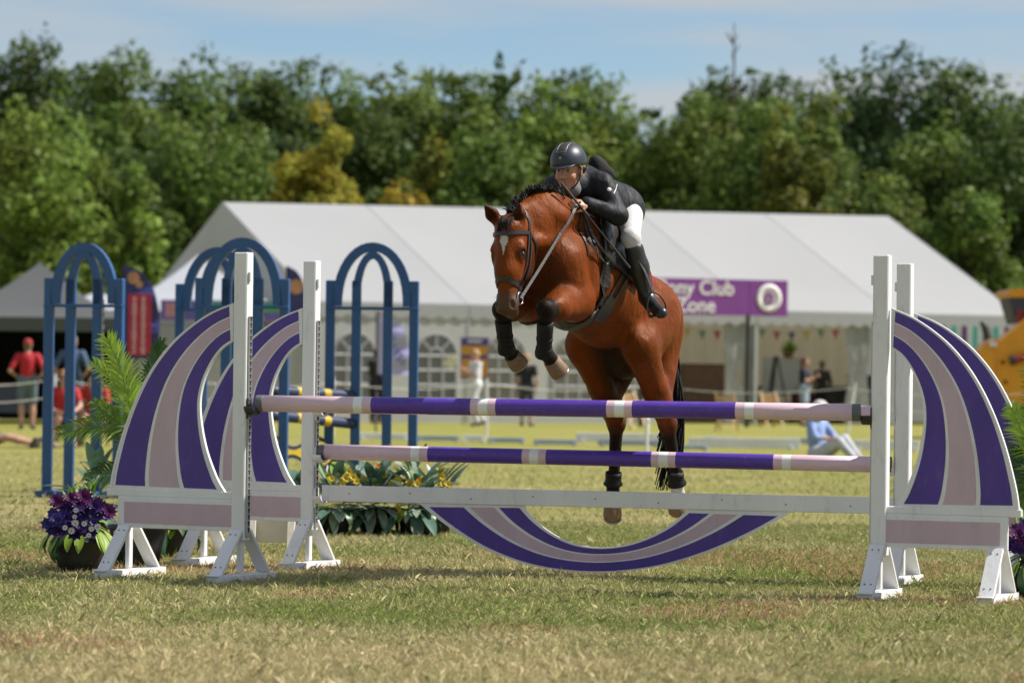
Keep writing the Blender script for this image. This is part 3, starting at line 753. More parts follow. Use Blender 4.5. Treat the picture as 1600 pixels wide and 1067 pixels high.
# eyes, hooves, hair
EYE = mat('horse_eye', (0.012, 0.007, 0.005), 0.08, 0.1, spec=0.8)
for s in (-1, 1):
    MB().lathe([(.0195 * math.sin(math.pi * i / 10), -.0195 * math.cos(math.pi * i / 10)) for i in range(11)], 16, Matrix.Translation(Vector(hp(.204, .036, s * .086)))).build('eye', EYE, horse)
HOOF = mat('hoof_horn', (0.20, 0.125, 0.065), 0.6, 0.25, 20, 0.2, 60, stretch=(1, 1, 4)); SHOE = mat('horseshoe_steel', (0.35, 0.34, 0.33), 0.35, 0.1, metal=0.9)
for s, D_ in ((-1, HIND), (1, HIND), (-1, FORE), (1, FORE)):
    J = D_[s]; co = Vector(J['cor']); to = Vector(J['toe']); ax = (to - co).normalized(); ln = (to - co).length + .028
    M = Matrix.Translation(co - ax * .008) @ ax.to_track_quat('Z', 'Y').to_matrix().to_4x4()
    if D_ is HIND:   # trailing hind hooves hang toe down, so the rounded toe is lowest
        ln *= 1.12; M = M @ Matrix.Rotation(R(8), 4, 'X')
        hf = MB().lathe([(0, 0), (.043, 0), (.048, .006), (.056, ln * .45), (.057, ln * .68), (.050, ln * .86), (.034, ln * .98), (.015, ln * 1.03), (0, ln * 1.04)], 20, M).build('hoof', HOOF, horse)
        MB().tube([M @ Vector((.052 * math.cos(R(a)), .030 + .03 * math.sin(R(a)) * 0, ln * (.78 + .24 * math.sin(R(a))))) for a in range(0, 181, 15)], .006, 6).build('horseshoe', SHOE, hf)
    else:
        hf = MB().lathe([(0, 0), (.044, 0), (.049, .006), (.058, ln * .9), (.056, ln), (.040, ln + .001), (.035, ln - .008), (0, ln - .012)], 20, M).build('hoof', HOOF, horse)
        MB().lathe([(.038, ln), (.057, ln), (.057, ln + .008), (.038, ln + .008), (.038, ln)], 20, M).build('horseshoe', SHOE, hf)
HAIR = mat('black_mane', (0.011, 0.0095, 0.009), 0.7, 0.3, 60, spec=0.2)
mane = MB(); r = random.Random(5)
crest = catmull([hit(x, y)[0] for x, y in ((800, 331), (812, 316), (828, 304), (846, 299), (866, 300), (888, 306))], 5)
for i, p in enumerate(crest):
    loc, nr = near(p); p = loc + Vector((0, 0, .004))
    kz = r.uniform(.6, 1.05); mane.lathe([(.026 * kz * math.sin(math.pi * k / 6), .022 * kz * -math.cos(math.pi * k / 6)) for k in range(7)], 8, Matrix.Translation(p + Vector((-.012, .01, .0))) @ Matrix.Rotation(r.random() * 3, 4, 'X'))
    for k in range(14):
        d_ = Vector((r.uniform(-.9, .4), r.uniform(-.6, .6), r.uniform(.25, 1))).normalized(); q = p + Vector((r.uniform(-.02, .012), r.uniform(-.02, .02), 0))
        ln = r.uniform(.02, .06); mane.tube([q, q + d_ * ln * .6, q + d_ * ln + Vector((0, 0, -.006))], [.006, .004, .001], 5, cap=False)
mane.build('mane', HAIR, horse)
fl = MB()
for k in range(46):
    b = Vector(hp(.0, .045, r.uniform(-.045, .045))) + Vector((0, 0, .025)); 
    e = Vector(hp(.065 + r.random() * .045, .105, r.uniform(-.05, .04)))
    fl.tube(catmull([b, (b + e) / 2 + Vector(hd) * .03, e], 3), [.006, .006, .005, .004, .003, .0025, .001], 5, cap=False)
fl.build('forelock', HAIR, horse)
tail = MB(); dock = Vector(hw(-1.13, 0, -.31)); tb = Vector((.53, .848, 0))
for k in range(150):
    a = r.uniform(-1, 1); q = Vector((r.uniform(-.02, .02), r.uniform(-.02, .02), r.uniform(-.03, .0)))
    w_ = r.uniform(.45, 1.0)
    pts = [dock + q, dock + q + tb * .08 + Vector((.01 * a + .04, 0, -.10)), dock + tb * .08 + Vector((.045 * a + .07, .04 * r.uniform(-1, 1), -.40)), 
           dock + tb * .06 + Vector((.06 * a + .08, .05 * r.uniform(-1, 1), -.40 - .36 * w_)), dock + tb * (.02) + Vector((.06 * a + .06 + r.uniform(-.03, .03), .05 * r.uniform(-1, 1), -.42 - .62 * w_))]
    pts = catmull(pts, 3); tail.tube(pts, [.0075 * (1 - i / len(pts)) ** .6 + .0012 for i in range(len(pts))], 4, cap=False)
tail.build('tail', HAIR, horse)
wh = MB()
for k in range(26):
    s = r.choice((-1, 1)); b = Vector(hp(r.uniform(.44, .53), r.uniform(-.04, .03), s * .052)); d_ = Vector(hl) * s + Vector((r.uniform(-.3, .3), r.uniform(-.5, .1), r.uniform(-.6, .2)))
    wh.tube([b, b + d_.normalized() * r.uniform(.02, .045)], [.0008, .0004], 3, cap=False)
tag(wh.build('whiskers', HAIR, horse), kind='stuff')

# protective boots on the legs
TBOOT = mat('black_boot_shell', (0.007, 0.007, 0.0075), 0.55, 0.2, 20, 0.05, 80, spec=.25)
def leg_boot(name, a, b, ra, rb, label, straps=3):
    a = Vector(a); b = Vector(b); ax = (b - a); ln = ax.length; ax.normalize()
    M = Matrix.Translation(a) @ ax.to_track_quat('Z', 'Y').to_matrix().to_4x4(); root = empty(name, a, 0, label, 'leg boot', 'black protective boots on the horse\'s legs')
    MB().lathe([(ra - .004, 0), (ra + .004, .002), (ra + .003, ln * .3), ((ra + rb) / 2 - .001, ln * .5), (rb - .002, ln * .72), (rb + .007, ln * .9), (rb + .004, ln), (rb - .004, ln + .002)], 20, M).build('shell', TBOOT, root)
    for i in range(straps):
        z = ln * (.2 + .6 * i / max(straps - 1, 1)); rr = ra + (rb - ra) * z / ln + .0015
        MB().lathe([(rr - .003, z - .010), (rr + .0012, z - .009), (rr + .0012, z + .009), (rr - .003, z + .010)], 20, M).build('strap', TBOOT, root)
    return root
for s, nm in ((1, 'left fore'), (-1, 'right fore')):
    J = FORE[s]; k, f = J['kn'], J['fet']
    leg_boot('tendon_boot', k * .72 + f * .28, f * 1.12 - k * .12, .045, .047, 'black tendon boot on the bay horse\'s %s leg' % nm)
for s, nm in ((1, 'left hind'), (-1, 'right hind')):
    J = HIND[s]; k, f = J['hock'], J['fet']
    leg_boot('fetlock_boot', k * .16 + f * .84, f * 1.06 - k * .06, .048, .054, 'short black fetlock boot on the bay horse\'s %s leg' % nm, 1)

# ---------------------------------------------------------------- bridle and tack
bridle = empty('bridle', Vector(hA), 0, 'black leather bridle with bit and reins on the bay horse', 'bridle')
def hstrap(name, pts, w, m_=LEATH, off=.002, th=.006, n=5, parent=None):
    return strap(name, [tuple(near(hp(*p))[0]) for p in pts], w, m_, parent or bridle, off, th, True, n)
hstrap('browband', [(.065, -.02, -.13), (.085, .06, -.12), (.095, .15, -.05), (.095, .15, .05), (.080, .06, .12), (.065, -.02, .13)], .022)
hstrap('noseband', [(.40, -.12, -.06), (.385, -.03, -.09), (.375, .12, -.05), (.375, .12, .05), (.385, -.03, .09), (.40, -.12, .06)], .028)
for s in (-1, 1):
    hstrap('cheekpiece', [(.05, -.01, s * .13), (.16, -.02, s * .13), (.27, -.02, s * .12), (.36, -.015, s * .1), (.44, -.012, s * .09)], .016)
    hstrap('noseband_strap', [(.05, -.035, s * .13), (.17, -.055, s * .13), (.28, -.05, s * .12), (.39, -.06, s * .08)], .012)
    hstrap('throat_lash', [(.05, -.03, s * .13), (.13, -.12, s * .12), (.24, -.20, s * .07), (.28, -.25, s * .02)], .012)
    c = near(hp(.445, -.02, s * .10))[0] + Vector(hl) * s * .008
    MB().tube([c + Vector(ha) * .036 * math.cos(t * math.pi / 10) + Vector(hd) * .036 * math.sin(t * math.pi / 10) for t in range(21)], .0045, 8, cap=False).build('bit_ring', SILV, bridle)
hstrap('headpiece', [(.05, -.02, -.13), (-.03, -.06, -.10), (-.06, -.07, 0), (-.03, -.06, .10), (.05, -.02, .13)], .026)
# ---------------------------------------------------------------- patches laid over the horse's barrel
def barrel(f, phi, off):
    c = Vector(hw(f, 0, -.42)); d = Vector(hL) * math.sin(phi) + Vector(hU) * math.cos(phi)
    loc, nr, i, t = HB.ray_cast(c + d * 1.2, -d, 2.0)
    if loc is None: return c + d * .34, d
    return loc + nr * off, nr
def patch(name, fr, m_, parent, off, th, nf=14, nphi=26):
    """fr(t, v) -> (f, phi); t, v in 0..1"""
    T = []; B = []
    for i in range(nf + 1):
        for j in range(nphi + 1):
            f, phi = fr(i / nf, j / nphi); p, nr = barrel(f, phi, off); B.append(p); T.append(p + nr * th)
    n1 = nphi + 1; N = len(T); fs = []
    idx = lambda i, j: i * n1 + j
    for i in range(nf):
        for j in range(nphi):
            q = (idx(i, j), idx(i, j + 1), idx(i + 1, j + 1), idx(i + 1, j)); fs.append(q); fs.append(tuple(N + k for k in q[::-1]))
    ed = [idx(0, j) for j in range(nphi + 1)] + [idx(i, nphi) for i in range(1, nf + 1)] + [idx(nf, j) for j in range(nphi - 1, -1, -1)] + [idx(i, 0) for i in range(nf - 1, 0, -1)]
    for a, b in zip(ed, ed[1:] + ed[:1]): fs.append((b, a, N + a, N + b))
    m = MB(); m.add(T + B, fs, 0, True); return m.build(name, m_, parent)
RED = mat('red_saddle_cloth', (0.22, 0.010, 0.025), 0.85, 0.15, 30, 0.3, 90)
REDT = mat('red_piping', (0.32, 0.03, 0.06), 0.7, 0.1)
cl = empty('saddle_cloth', Vector(hw(-.3, 0, 0)), 0, 'red saddle cloth showing around the black saddle on the bay horse', 'saddle cloth')
FL_ = lambda v: R(-77 + 154 * v)
pc = patch('cloth', lambda t, v: (  .035 - .60 * t - .05 * (2 * abs(v - .5)) * (1 - t), FL_(v)), RED, cl, .004, .012)
for e in (0, 1):
    P = []; N = []
    for v in np.linspace(0, 1, 30):
        p, nr = barrel((.035 - .05 * 2 * abs(v - .5)) if e == 0 else -.565, FL_(v), .016); P.append(p); N.append(nr)
    MB().ribbon(P, N, .014, .004).build('piping', REDT, pc)
for s in (0, 1):
    P = []; N = []
    for t in np.linspace(0, 1, 20):
        p, nr = barrel(-.015 - .55 * t, FL_(s), .016); P.append(p); N.append(nr)
    MB().ribbon(P, N, .014, .004).build('piping', REDT, pc)
sd = empty('saddle', Vector(hw(-.25, 0, .05)), 0, 'black jumping saddle with stirrups under the rider', 'saddle')
SADL = mat('saddle_leather', (0.028, 0.026, 0.026), 0.36, 0.2, 25, 0.12, 90)
for s in (-1, 1):
    fl_ = patch('flap', lambda t, v: (.0 - .40 * t + (.05 * math.sin(math.pi * v) + .02) * (1 - t), s * R(10 + 76 * v)), SADL, sd, .018, .010, 10, 14)
    patch('knee_roll', lambda t, v: (.02 - .05 * t + .04 * math.sin(math.pi * v), s * R(30 + 42 * v)), SADL, fl_, .028, .018, 4, 10)
S = Body()
S.cone(hw(-.08, 0, .02), hw(-.30, 0, -.02), .075, .085, .05, None, (hL, 1.25)); S.cone(hw(-.30, 0, -.03), hw(-.50, 0, .04), .09, .075, .05, None, (hL, 1.5)); S.cone(hw(-.05, 0, .03), hw(-.06, 0, .075), .06, .045, .04)
v, q = S.mesh(.012); link_mesh('seat', quick_mesh('saddle_seat', v, q, SADL), sd)
# girth, buckle straps and belly guard
gi = empty('girth', Vector(hw(-.1, .3, -.5)), 0, 'black girth with belly guard behind the bay horse\'s foreleg', 'girth')
strap('buckle_strap', [(972, 428), (962, 445), (950, 466)], .022, LEATHG, gi, .006, .006)
strap('buckle_strap', [(979, 434), (969, 452), (956, 472)], .022, LEATHG, gi, .006, .006)
strap('girth_end', [(955, 463), (944, 482), (932, 500)], [.075, .085, .09, .10, .105, .11, .115, .115, .11, .11, .10, .10, .10], SADL, gi, .004, .014)
P = []; N = []
for ph in range(86, 266, 6):
    p, nr = barrel(-.03 - .03 * math.sin(R(ph - 90)), R(ph), .005); P.append(p); N.append(nr)
MB().ribbon(P, N, .12, .014).build('belly_band', SADL, gi)
GUARD = mat('belly_guard_grey', (0.06, 0.058, 0.045), 0.5, 0.2, 10)
patch('belly_guard', lambda t, v: (.03 - .20 * t, R(140 + 80 * v)), GUARD, gi, .006, .010, 8, 14)

# ================================================================== RIDER
fist_r = .0095
def hand(B, w, fwd, palm, col, curl=1.0, sc=1.0):
    """w wrist, fwd along the hand, palm: direction the palm faces; five fingers curl towards palm"""
    w = V3(w); fwd = V3(fwd) / np.linalg.norm(V3(fwd)); palm = V3(palm); palm = palm - fwd * (palm @ fwd); palm /= np.linalg.norm(palm); ac = np.cross(fwd, palm)
    B.ell(w + fwd * .048 * sc, np.array([.048, .036, .017]) * sc, (fwd, ac, palm), .012, col)
    for i in range(4):
        o = (.028 - .0185 * i) * sc; L_ = (1 - abs(i - 1.2) * .12) * sc
        a = w + fwd * (.085 * sc) + ac * o; b = a + (fwd * math.cos(.9 * curl) + palm * math.sin(.9 * curl)) * .034 * L_
        c = b + (fwd * math.cos(2.3 * curl) + palm * math.sin(2.3 * curl)) * .027 * L_; d_ = c + (fwd * math.cos(3.3 * curl) + palm * math.sin(3.3 * curl)) * .02 * L_
        B.cone(a, b, .0098 * sc, .0092 * sc, .003, col); B.cone(b, c, .0092 * sc, .0086 * sc, .003, col); B.cone(c, d_, .0086 * sc, .007 * sc, .003, col)
    a = w + fwd * .025 * sc + ac * .030 * sc; b = a + (fwd * .7 + ac * .4 + palm * .45) * .036 * sc; c = b + (fwd * .85 - ac * .25 + palm * .5) * .03 * sc
    B.cone(a, b, .0125 * sc, .0105 * sc, .006, col); B.cone(b, c, .0105 * sc, .008 * sc, .003, col)
SKIN = (0.47, 0.245, 0.165)
J = dict(pel=V3((.60, 19.62, 2.258)), che=V3((.40, 19.30, 2.328)), shL=A_(943, 288, 19.20), shR=V3((.235, 19.40, 2.343)),
         elL=A_(966, 337, 19.10), wrL=A_(917, 318, 18.99), elR=V3((.12, 19.30, 2.173)), wrR=V3((.185, 19.10, 2.213)),
         hipL=V3((.665, 19.56, 2.193)), hipR=V3((.52, 19.67, 2.193)), knL=hw(-.13, .315, -.20), anL=A_(1010, 462, 19.28), toL=A_(1034, 489, 19.13),
         knR=hw(-.13, -.335, -.20), anR=hw(-.40, -.37, -.48), toR=hw(-.28, -.42, -.60))
hc = A_(888, 266, 19.08)
fd = np.array([-.40, -.90, -.13]); fd /= np.linalg.norm(fd); fu_ = np.array([-.06, -.10, 1.0]); fu_ -= fd * (fu_ @ fd); fu_ /= np.linalg.norm(fu_); fs_ = np.cross(fd, fu_)
if fs_[0] < 0: fs_ = -fs_
def fp(f, s, u): return hc + fd * f + fs_ * s + fu_ * u
rider = empty('person', Vector(J['pel']), 0, 'rider in dark riding jacket, white breeches and helmet crouching over the bay horse', 'person')
def head_shape(B, hc, fd, fs, fu, skin, sc=1.0, lips=(.38, .165, .125), hairless=True):
    q = lambda f, s, u: hc + (fd * f + fs * s + fu * u) * sc; ax = (fd, fs, fu)
    B.ell(q(-.012, 0, .03), np.array([.092, .072, .095]) * sc, ax, .02, skin)
    B.ell(q(.018, 0, -.035), np.array([.062, .058, .080]) * sc, ax, .025, skin)
    B.ell(q(.045, 0, -.098), np.array([.026, .026, .022]) * sc, ax, .025, skin)
    B.cone(q(.070, 0, .012), q(.100, 0, -.034), .008 * sc, .0125 * sc, .010, skin)
    for s in (-1, 1):
        B.ball(q(.088, s * .012, -.038), .009 * sc, .006, skin)
        B.ell(q(.052, s * .038, -.032), np.array([.026, .022, .022]) * sc, ax, .02, tuple(np.array(skin) * np.array([1.04, .93, .92])))
        B.ell(q(.066, s * .030, .018), np.array([.016, .022, .008]) * sc, ax, .012, skin)
        B.ell(q(.080, s * .031, .003), np.array([.012, .015, .009]) * sc, ax, .006, None, 's')
        B.ell(q(-.008, s * .074, -.012), np.array([.018, .010, .030]) * sc, ax, .008, skin)
    B.ell(q(.078, 0, -.066), np.array([.012, .022, .006]) * sc, ax, .004, lips); B.ell(q(.074, 0, -.077), np.array([.013, .019, .007]) * sc, ax, .004, lips)
    return q
rb = Body()
fq = head_shape(rb, hc, fd, fs_, fu_, SKIN)
rb.cone(hc - fu_ * .05 - fd * .03, J['che'] + np.array([-.03, -.03, .06]), .052, .06, .03, SKIN)
rb.cone(J['pel'], J['che'], .11, .115, .05, SKIN); rb.cone(J['shL'], J['shR'], .05, .05, .05, SKIN)
for s in 'LR':
    rb.cone(J['sh' + s], J['el' + s], .045, .038, .02, SKIN); rb.cone(J['el' + s], J['wr' + s], .036, .025, .02, SKIN)
    rb.cone(J['hip' + s] + np.array([.015, 0, 0]), J['kn' + s], .055, .036, .03, SKIN); rb.cone(J['kn' + s], J['an' + s], .034, .03, .02, SKIN); lo_ = (J['an' + s] - J['kn' + s]) * .07; rb.cone(J['an' + s] + lo_, J['to' + s] * .8 + J['an' + s] * .2 + lo_, .024, .02, .01, SKIN)
hand(rb, J['wrL'], A_(898, 318, 18.94) - J['wrL'], (-.2, .4, -.6), SKIN); hand(rb, J['wrR'], A_(862, 318, 19.0) - J['wrR'], (.3, -.2, -.6), SKIN)
v, q = rb.mesh(.0058, smooth=1)
link_mesh('body', quick_mesh('rider_body', v, q, mat('rider_skin', (1, 1, 1), .5, .05, 40, .05, 200, attr='col'), True, rb.colors(v, SKIN, .004)), rider)
EYW = mat('eye_white', (.28, .25, .24), .3, .03); EYD = mat('eye_iris', (.03, .025, .02), .2, .05)
for s in (-1, 1):
    e = MB().lathe([(.0092 * math.sin(math.pi * i / 8), -.0092 * math.cos(math.pi * i / 8)) for i in range(9)], 12, Matrix.Translation(Vector(fq(.0695, s * .031, .003)))).build('eye', EYW, rider)
    MB().lathe([(0.0, .0096), (.0035, .0092), (.0052, .0078)], 12, Matrix.Translation(Vector(fq(.0697, s * .031, .003))) @ Vector(fd).to_track_quat('Z', 'Y').to_matrix().to_4x4()).build('iris', EYD, e)
    MB().tube([fq(.079, s * .018, .017), fq(.081, s * .030, .021), fq(.072, s * .045, .017)], [.0022, .003, .0015], 5).build('eyebrow', mat('brow_hair', (.12, .07, .04), .8, .1), rider)
# jacket
NAVY = mat('navy_jacket', (0.0085, 0.010, 0.016), .62, .25, 14, .8, 16, spec=.3, stretch=(1, 1, .6))
jk = Body()
jk.cone(J['pel'] + np.array([.0, .02, -.005]), J['che'], .135, .142, .06, None, None)
jk.cone(J['pel'] + np.array([.045, .03, -.035]), J['pel'] + np.array([-.02, -.06, -.03]), .150, .135, .04)
jk.cone(J['shL'] * .85 + J['shR'] * .15, J['shR'] * .85 + J['shL'] * .15, .082, .082, .05)
jk.cone(J['che'] + np.array([0, 0, .05]), hc - fu_ * .085 - fd * .05, .085, .066, .04)
for s in 'LR':
    jk.cone(J['sh' + s], J['el' + s], .066, .056, .035); jk.cone(J['el' + s], J['wr' + s], .056, .041, .03)
rr_ = np.random.default_rng(2)
for i in range(9):   # folds of the sleeve and the back
    t = rr_.random(); a = J['elL'] * (1 - t) + J['wrL'] * t + np.array([-.01, -.045, .02]); b = a + np.array([rr_.uniform(-.05, .05), .01, rr_.uniform(-.05, .03)])
    jk.cone(a + np.array([0, .012, -.005]), b + np.array([0, .012, -.005]), .012, .008, .012)
for i in range(5):
    a = J['shL'] * .8 + J['elL'] * .2 + np.array([rr_.uniform(-.03, .05), -.06, rr_.uniform(-.08, .06)]); jk.cone(a + np.array([0, .018, 0]), a + np.array([rr_.uniform(-.04, .04), .018, -.07]), .014, .010, .014)
v, q = jk.mesh(.0075, smooth=1)
jo = link_mesh('jacket', quick_mesh('jacket', v, q, NAVY), rider)
BADGE = mat('white_badge', (.75, .75, .76), .5, .05)
c = Vector(A_(952, 296, 19.0)); d_ = (c - CAMP).normalized()
jbvh = BVHTree.FromPolygons([tuple(x) for x in v], [tuple(int(i) for i in k) for k in q]); loc, nr, _, _ = jbvh.ray_cast(CAMP, d_, 60)
if loc: MB().lathe([(0, .003), (.011, .002), (.013, 0)], 12, Matrix.Translation(loc) @ nr.to_track_quat('Z', 'Y').to_matrix().to_4x4()).build('sleeve_badge', BADGE, jo)
def jseam(pts, w, m_, nm):
    P = []; N = []
    for p in catmull([Vector((a, b, 0)) for a, b in pts], 5):
        l_, n_, _, _ = jbvh.ray_cast(CAMP, (at(p.x, p.y, 19) - CAMP).normalized(), 60)
        if l_: P.append(l_ + n_ * .001); N.append(n_)
    if len(P) > 2: MB().ribbon(P, N, w, .0015).build(nm, m_, jo)
jseam([(964, 288), (962, 296), (959, 303)], .004, BADGE, 'silver_piping')
jseam([(955, 272), (972, 285), (982, 305), (984, 325)], .003, LEATH, 'back_seam')
# back protector collar rising behind the helmet
bp_ = Body(); bp_.ell(A_(934, 263, 19.36), (.060, .045, .062), ((.6, .8, -.25), (.8, -.6, 0), (.2, .2, 1)), .02); bp_.cone(A_(930, 252, 19.34), A_(950, 272, 19.42), .036, .042, .03)
v, q = bp_.mesh(.009); link_mesh('back_protector', quick_mesh('back_protector', v, q, mat('black_fabric', (.006, .006, .007), .85, .2, 20, .2, 80)), rider)
# stock collar
sc_ = Body(); sc_.cone(hc - fu_ * .082 - fd * .025, hc - fu_ * .105 - fd * .02, .060, .064, .01); v, q = sc_.mesh(.007)
link_mesh('collar', quick_mesh('collar', v, q, mat('grey_collar', (.16, .15, .16), .8, .1)), rider)
# breeches
WHT = mat('white_breeches', (.52, .505, .51), .75, .05, 12, .25, 30)
br = Body()
br.ell(J['pel'] + np.array([.025, .01, -.05]), (.115, .14, .125), None, .05)
for s in 'LR':
    br.cone(J['hip' + s] + np.array([.03 if s == 'L' else -.02, 0, -.01]), J['kn' + s], .084, .052, .04); br.cone(J['kn' + s], J['kn' + s] * .72 + J['an' + s] * .28, .052, .046, .03)
    br.ball(J['kn' + s] + hF * .010, .048, .03)
for i in range(6):
    a = J['knL'] + np.array([rr_.uniform(-.02, .05), -.055, .02 + .02 * i]); br.cone(a + np.array([0, -.012, 0]), a + np.array([.05, -.012, .015]), .006, .003, .008, None, None, 's')
v, q = br.mesh(.009); link_mesh('breeches', quick_mesh('breeches', v, q, WHT), rider)
# tall boots
BOOT = mat('tall_boot_leather', (.020, .019, .019), .34, .2, 16, .12, 45); SOLE = mat('boot_sole', (.05, .035, .025), .6, .2)
for s, nm in (('L', 'left'), ('R', 'right')):
    kn, an, to = J['kn' + s], J['an' + s], J['to' + s]; b_ = Body(); ld = (an - kn) / np.linalg.norm(an - kn)
    tp = kn * .80 + an * .20
    b_.cone(tp, kn * .5 + an * .5, .058, .058, .02); b_.cone(kn * .5 + an * .5, an, .058, .044, .03)
    b_.cone(an, an + (to - an) * .25 + ld * .03, .044, .042, .02); b_.cone(an + ld * .035 - (to - an) * .15, to, .038, .034, .03)
    b_.cone(tp - hF * .055 - ld * .045, tp - hF * .05 + ld * .05, .008, .022, .02)
    v, q = b_.mesh(.007, clip=[(tp - ld * .005, -ld * .9 + hF * .6 + hF * .0)]) if False else b_.mesh(.007)
    bo = link_mesh('boot', quick_mesh('boot', v, q, BOOT), rider)
    a = an + ld * .066 - (to - an) * .12; e = to + ld * .022
    MB().beam(a, e, .06, .014, up=-ld, bev=.005).build('sole', SOLE, bo)
    sp = an - (to - an) / np.linalg.norm(to - an) * .05 + ld * .01
    MB().tube([an + hL * .045 * (1 if s == 'L' else -1), sp + hL * .04 * (1 if s == 'L' else -1), sp - (to - an) * .15], .004, 6).build('spur', SILV, bo)
    # stirrup on each side
    c = Vector(an * .35 + to * .65 + ld * .045); fo_ = Vector(to - an).normalized(); up = Vector(-ld); sdv = fo_.cross(up).normalized()
    pts = [c + sdv * .052, c + sdv * .058 + up * .05, c + sdv * .035 + up * .11, c + up * .135, c - sdv * .035 + up * .11, c - sdv * .058 + up * .05, c - sdv * .052]
    st = MB().tube(catmull(pts, 4), .0055, 8).build('stirrup_iron', RUBBER, sd)
    MB().beam(c - sdv * .056, c + sdv * .056, .045, .012, up=up, bev=.003).build('tread', RUBBER, st)
    tpv = Vector(hw(-.16, .34 if s == 'L' else -.34, -.28)); P = catmull([tpv, (tpv + c + up * .135) / 2 + Vector(hL) * (.01 if s == 'L' else -.01), c + up * .135], 4)
    MB().ribbon(P, [Vector(hL) * (1 if s == 'L' else -1)] * len(P), .024, .004).build('stirrup_leather', LEATH, sd)
# helmet
HEL = mat('helmet_shell', (.022, .030, .045), .42, .08, 30, .05, 220, spec=.5); HELS = mat('helmet_stripe', (.035, .03, .028), .6, .15, 60, .2, 160); TRIM = mat('helmet_trim', (.25, .25, .26), .35, .1, metal=.6)
he = Body(); he.ell(fp(-.012, 0, .050), (.128, .104, .112), (fd, fs_, fu_), .02)
v, q = he.mesh(.0065, clip=[(fp(.0, 0, .030), -fu_ - fd * .04)], smooth=1); helo = link_mesh('helmet', quick_mesh('helmet', v, q, HEL), rider)
bk_ = Body(); bk_.ell(fp(-.015, 0, .034), (.128, .104, .10), (fd, fs_, fu_), .02)
v, q = bk_.mesh(.0065, clip=[(fp(-.045, 0, 0), fd), (fp(0, 0, -.03), -fu_)]); link_mesh('helmet_back', quick_mesh('helmet_back', v, q, HEL), helo)
bm = Body(); bm.ell(fp(.075, 0, .034), (.080, .078, .010), (fd - fu_ * .22, fs_, fu_ + fd * .22), .01)
v, q = bm.mesh(.005, clip=[(fp(.06, 0, .03), -fd)]); link_mesh('peak', quick_mesh('peak', v, q, HEL), helo)
stp = Body(); stp.ell(fp(-.012, 0, .050), (.1300, .106, .1140), (fd, fs_, fu_), .02)
v, q = stp.mesh(.005, clip=[(fp(0, .028, 0), fs_), (fp(0, -.028, 0), -fs_), (fp(.105, 0, .09), fd - fu_ * .8)]); link_mesh('stripe', quick_mesh('stripe', v, q, HELS), helo)
def on_helm(s, a, k=1.012): return Vector(fp(-.012 + .128 * k * math.cos(a) * math.sqrt(max(0, 1 - (s / .104) ** 2)), s, .050 + .112 * k * math.sin(a) * math.sqrt(max(0, 1 - (s / .104) ** 2))))
for s in (-1, 1): MB().tube([on_helm(s * .029, R(a), 1.018) for a in range(34, 150, 6)], .0014, 5).build('trim_line', TRIM, helo)
MB().tube([on_helm(s, R(33), 1.018) for s in np.linspace(-.029, .029, 7)], .0014, 5).build('trim_line', TRIM, helo)
MB().lathe([(0, .002), (.008, .0015), (.009, 0)], 12, Matrix.Translation(on_helm(0, R(14), 1.005)) @ Vector(fd).to_track_quat('Z', 'Y').to_matrix().to_4x4()).build('front_badge', TRIM, helo)
for s in (-1, 1): MB().ribbon(catmull([fp(.01, s * .082, .04), fp(.012, s * .080, -.03), fp(.03, s * .05, -.09), fp(.045, 0, -.122)], 5), [fs_ * s] * 16, .014, .003).build('chin_strap', LEATH, helo)
HB_ = mat('blond_hair', (.42, .31, .17), .6, .25, 60)
hr = MB(); r = random.Random(9)
for s in (-1, 1):
    for k in range(26):
        a = Vector(fp(.045 - .08 * r.random(), s * .079, .03 + .01 * r.random())); b = a + Vector(fs_) * s * r.uniform(.002, .012) - Vector(fu_) * r.uniform(.01, .035) - Vector(fd) * r.uniform(.0, .05)
        hr.tube([a, (a + b) / 2 + Vector(fs_) * s * .006, b], [.003, .004, .002], 5)
hr.build('hair', HB_, rider)
nb = Body(); nb.ell(fp(-.095, 0, -.03), (.04, .06, .04), (fd, fs_, fu_), .02); v, q = nb.mesh(.008); link_mesh('hair_bun', quick_mesh('hair_bun', v, q, HB_), rider)
# reins and whip, held in the hands
HL_ = Vector(A_(902, 318, 18.93)); HR_ = Vector(A_(866, 314, 19.02))
rn = empty('reins', HL_, 0, 'grey black leather reins running from the bit to the rider\'s hands', 'reins')
cL = near(hp(.445, -.02, .10))[0] + Vector(hl) * .012; cR = near(hp(.445, -.02, -.10))[0] - Vector(hl) * .012
cam_n = Vector((.3, -.9, .3))
P = [cL.lerp(HL_, i / 10) + Vector((0, 0, -.012 * math.sin(math.pi * i / 10))) for i in range(11)]
for i, p in enumerate(P):
    l_, n_ = near(p)
    if (p - l_).dot(n_) < .012: P[i] = l_ + n_ * .012
MB().ribbon(P, [cam_n] * 11, .016, .004).build('left_rein', LEATHG, rn)
P = [cR.lerp(HR_, i / 10) for i in range(11)]
for i, p in enumerate(P):
    l_, n_ = near(p)
    if (p - l_).dot(n_) < .012: P[i] = l_ + n_ * .012
MB().ribbon(P, [Vector((-.8, -.4, .3))] * 11, .019, .004).build('right_rein', LEATHG, rn)
def draped(pts, off): 
    out = []
    for p in pts:
        l_, n_ = hit(*p); out.append(l_ + n_ * off)
    return out
P = [HL_] + draped([(908, 338), (914, 362), (922, 385), (934, 403), (944, 412)], .02) + draped([(946, 405), (936, 393), (922, 372), (911, 345)], .03) + [HL_ + Vector((.01, 0, .01))]
P = catmull(P, 5); MB().ribbon(P, [Vector((.3, -.85, .3))] * len(P), .015, .004).build('rein_loop', LEATH, rn)
mg = empty('martingale', Vector(hw(.1, .2, -.1)), 0, 'thin black breastplate straps over the bay horse\'s withers and shoulder', 'martingale')
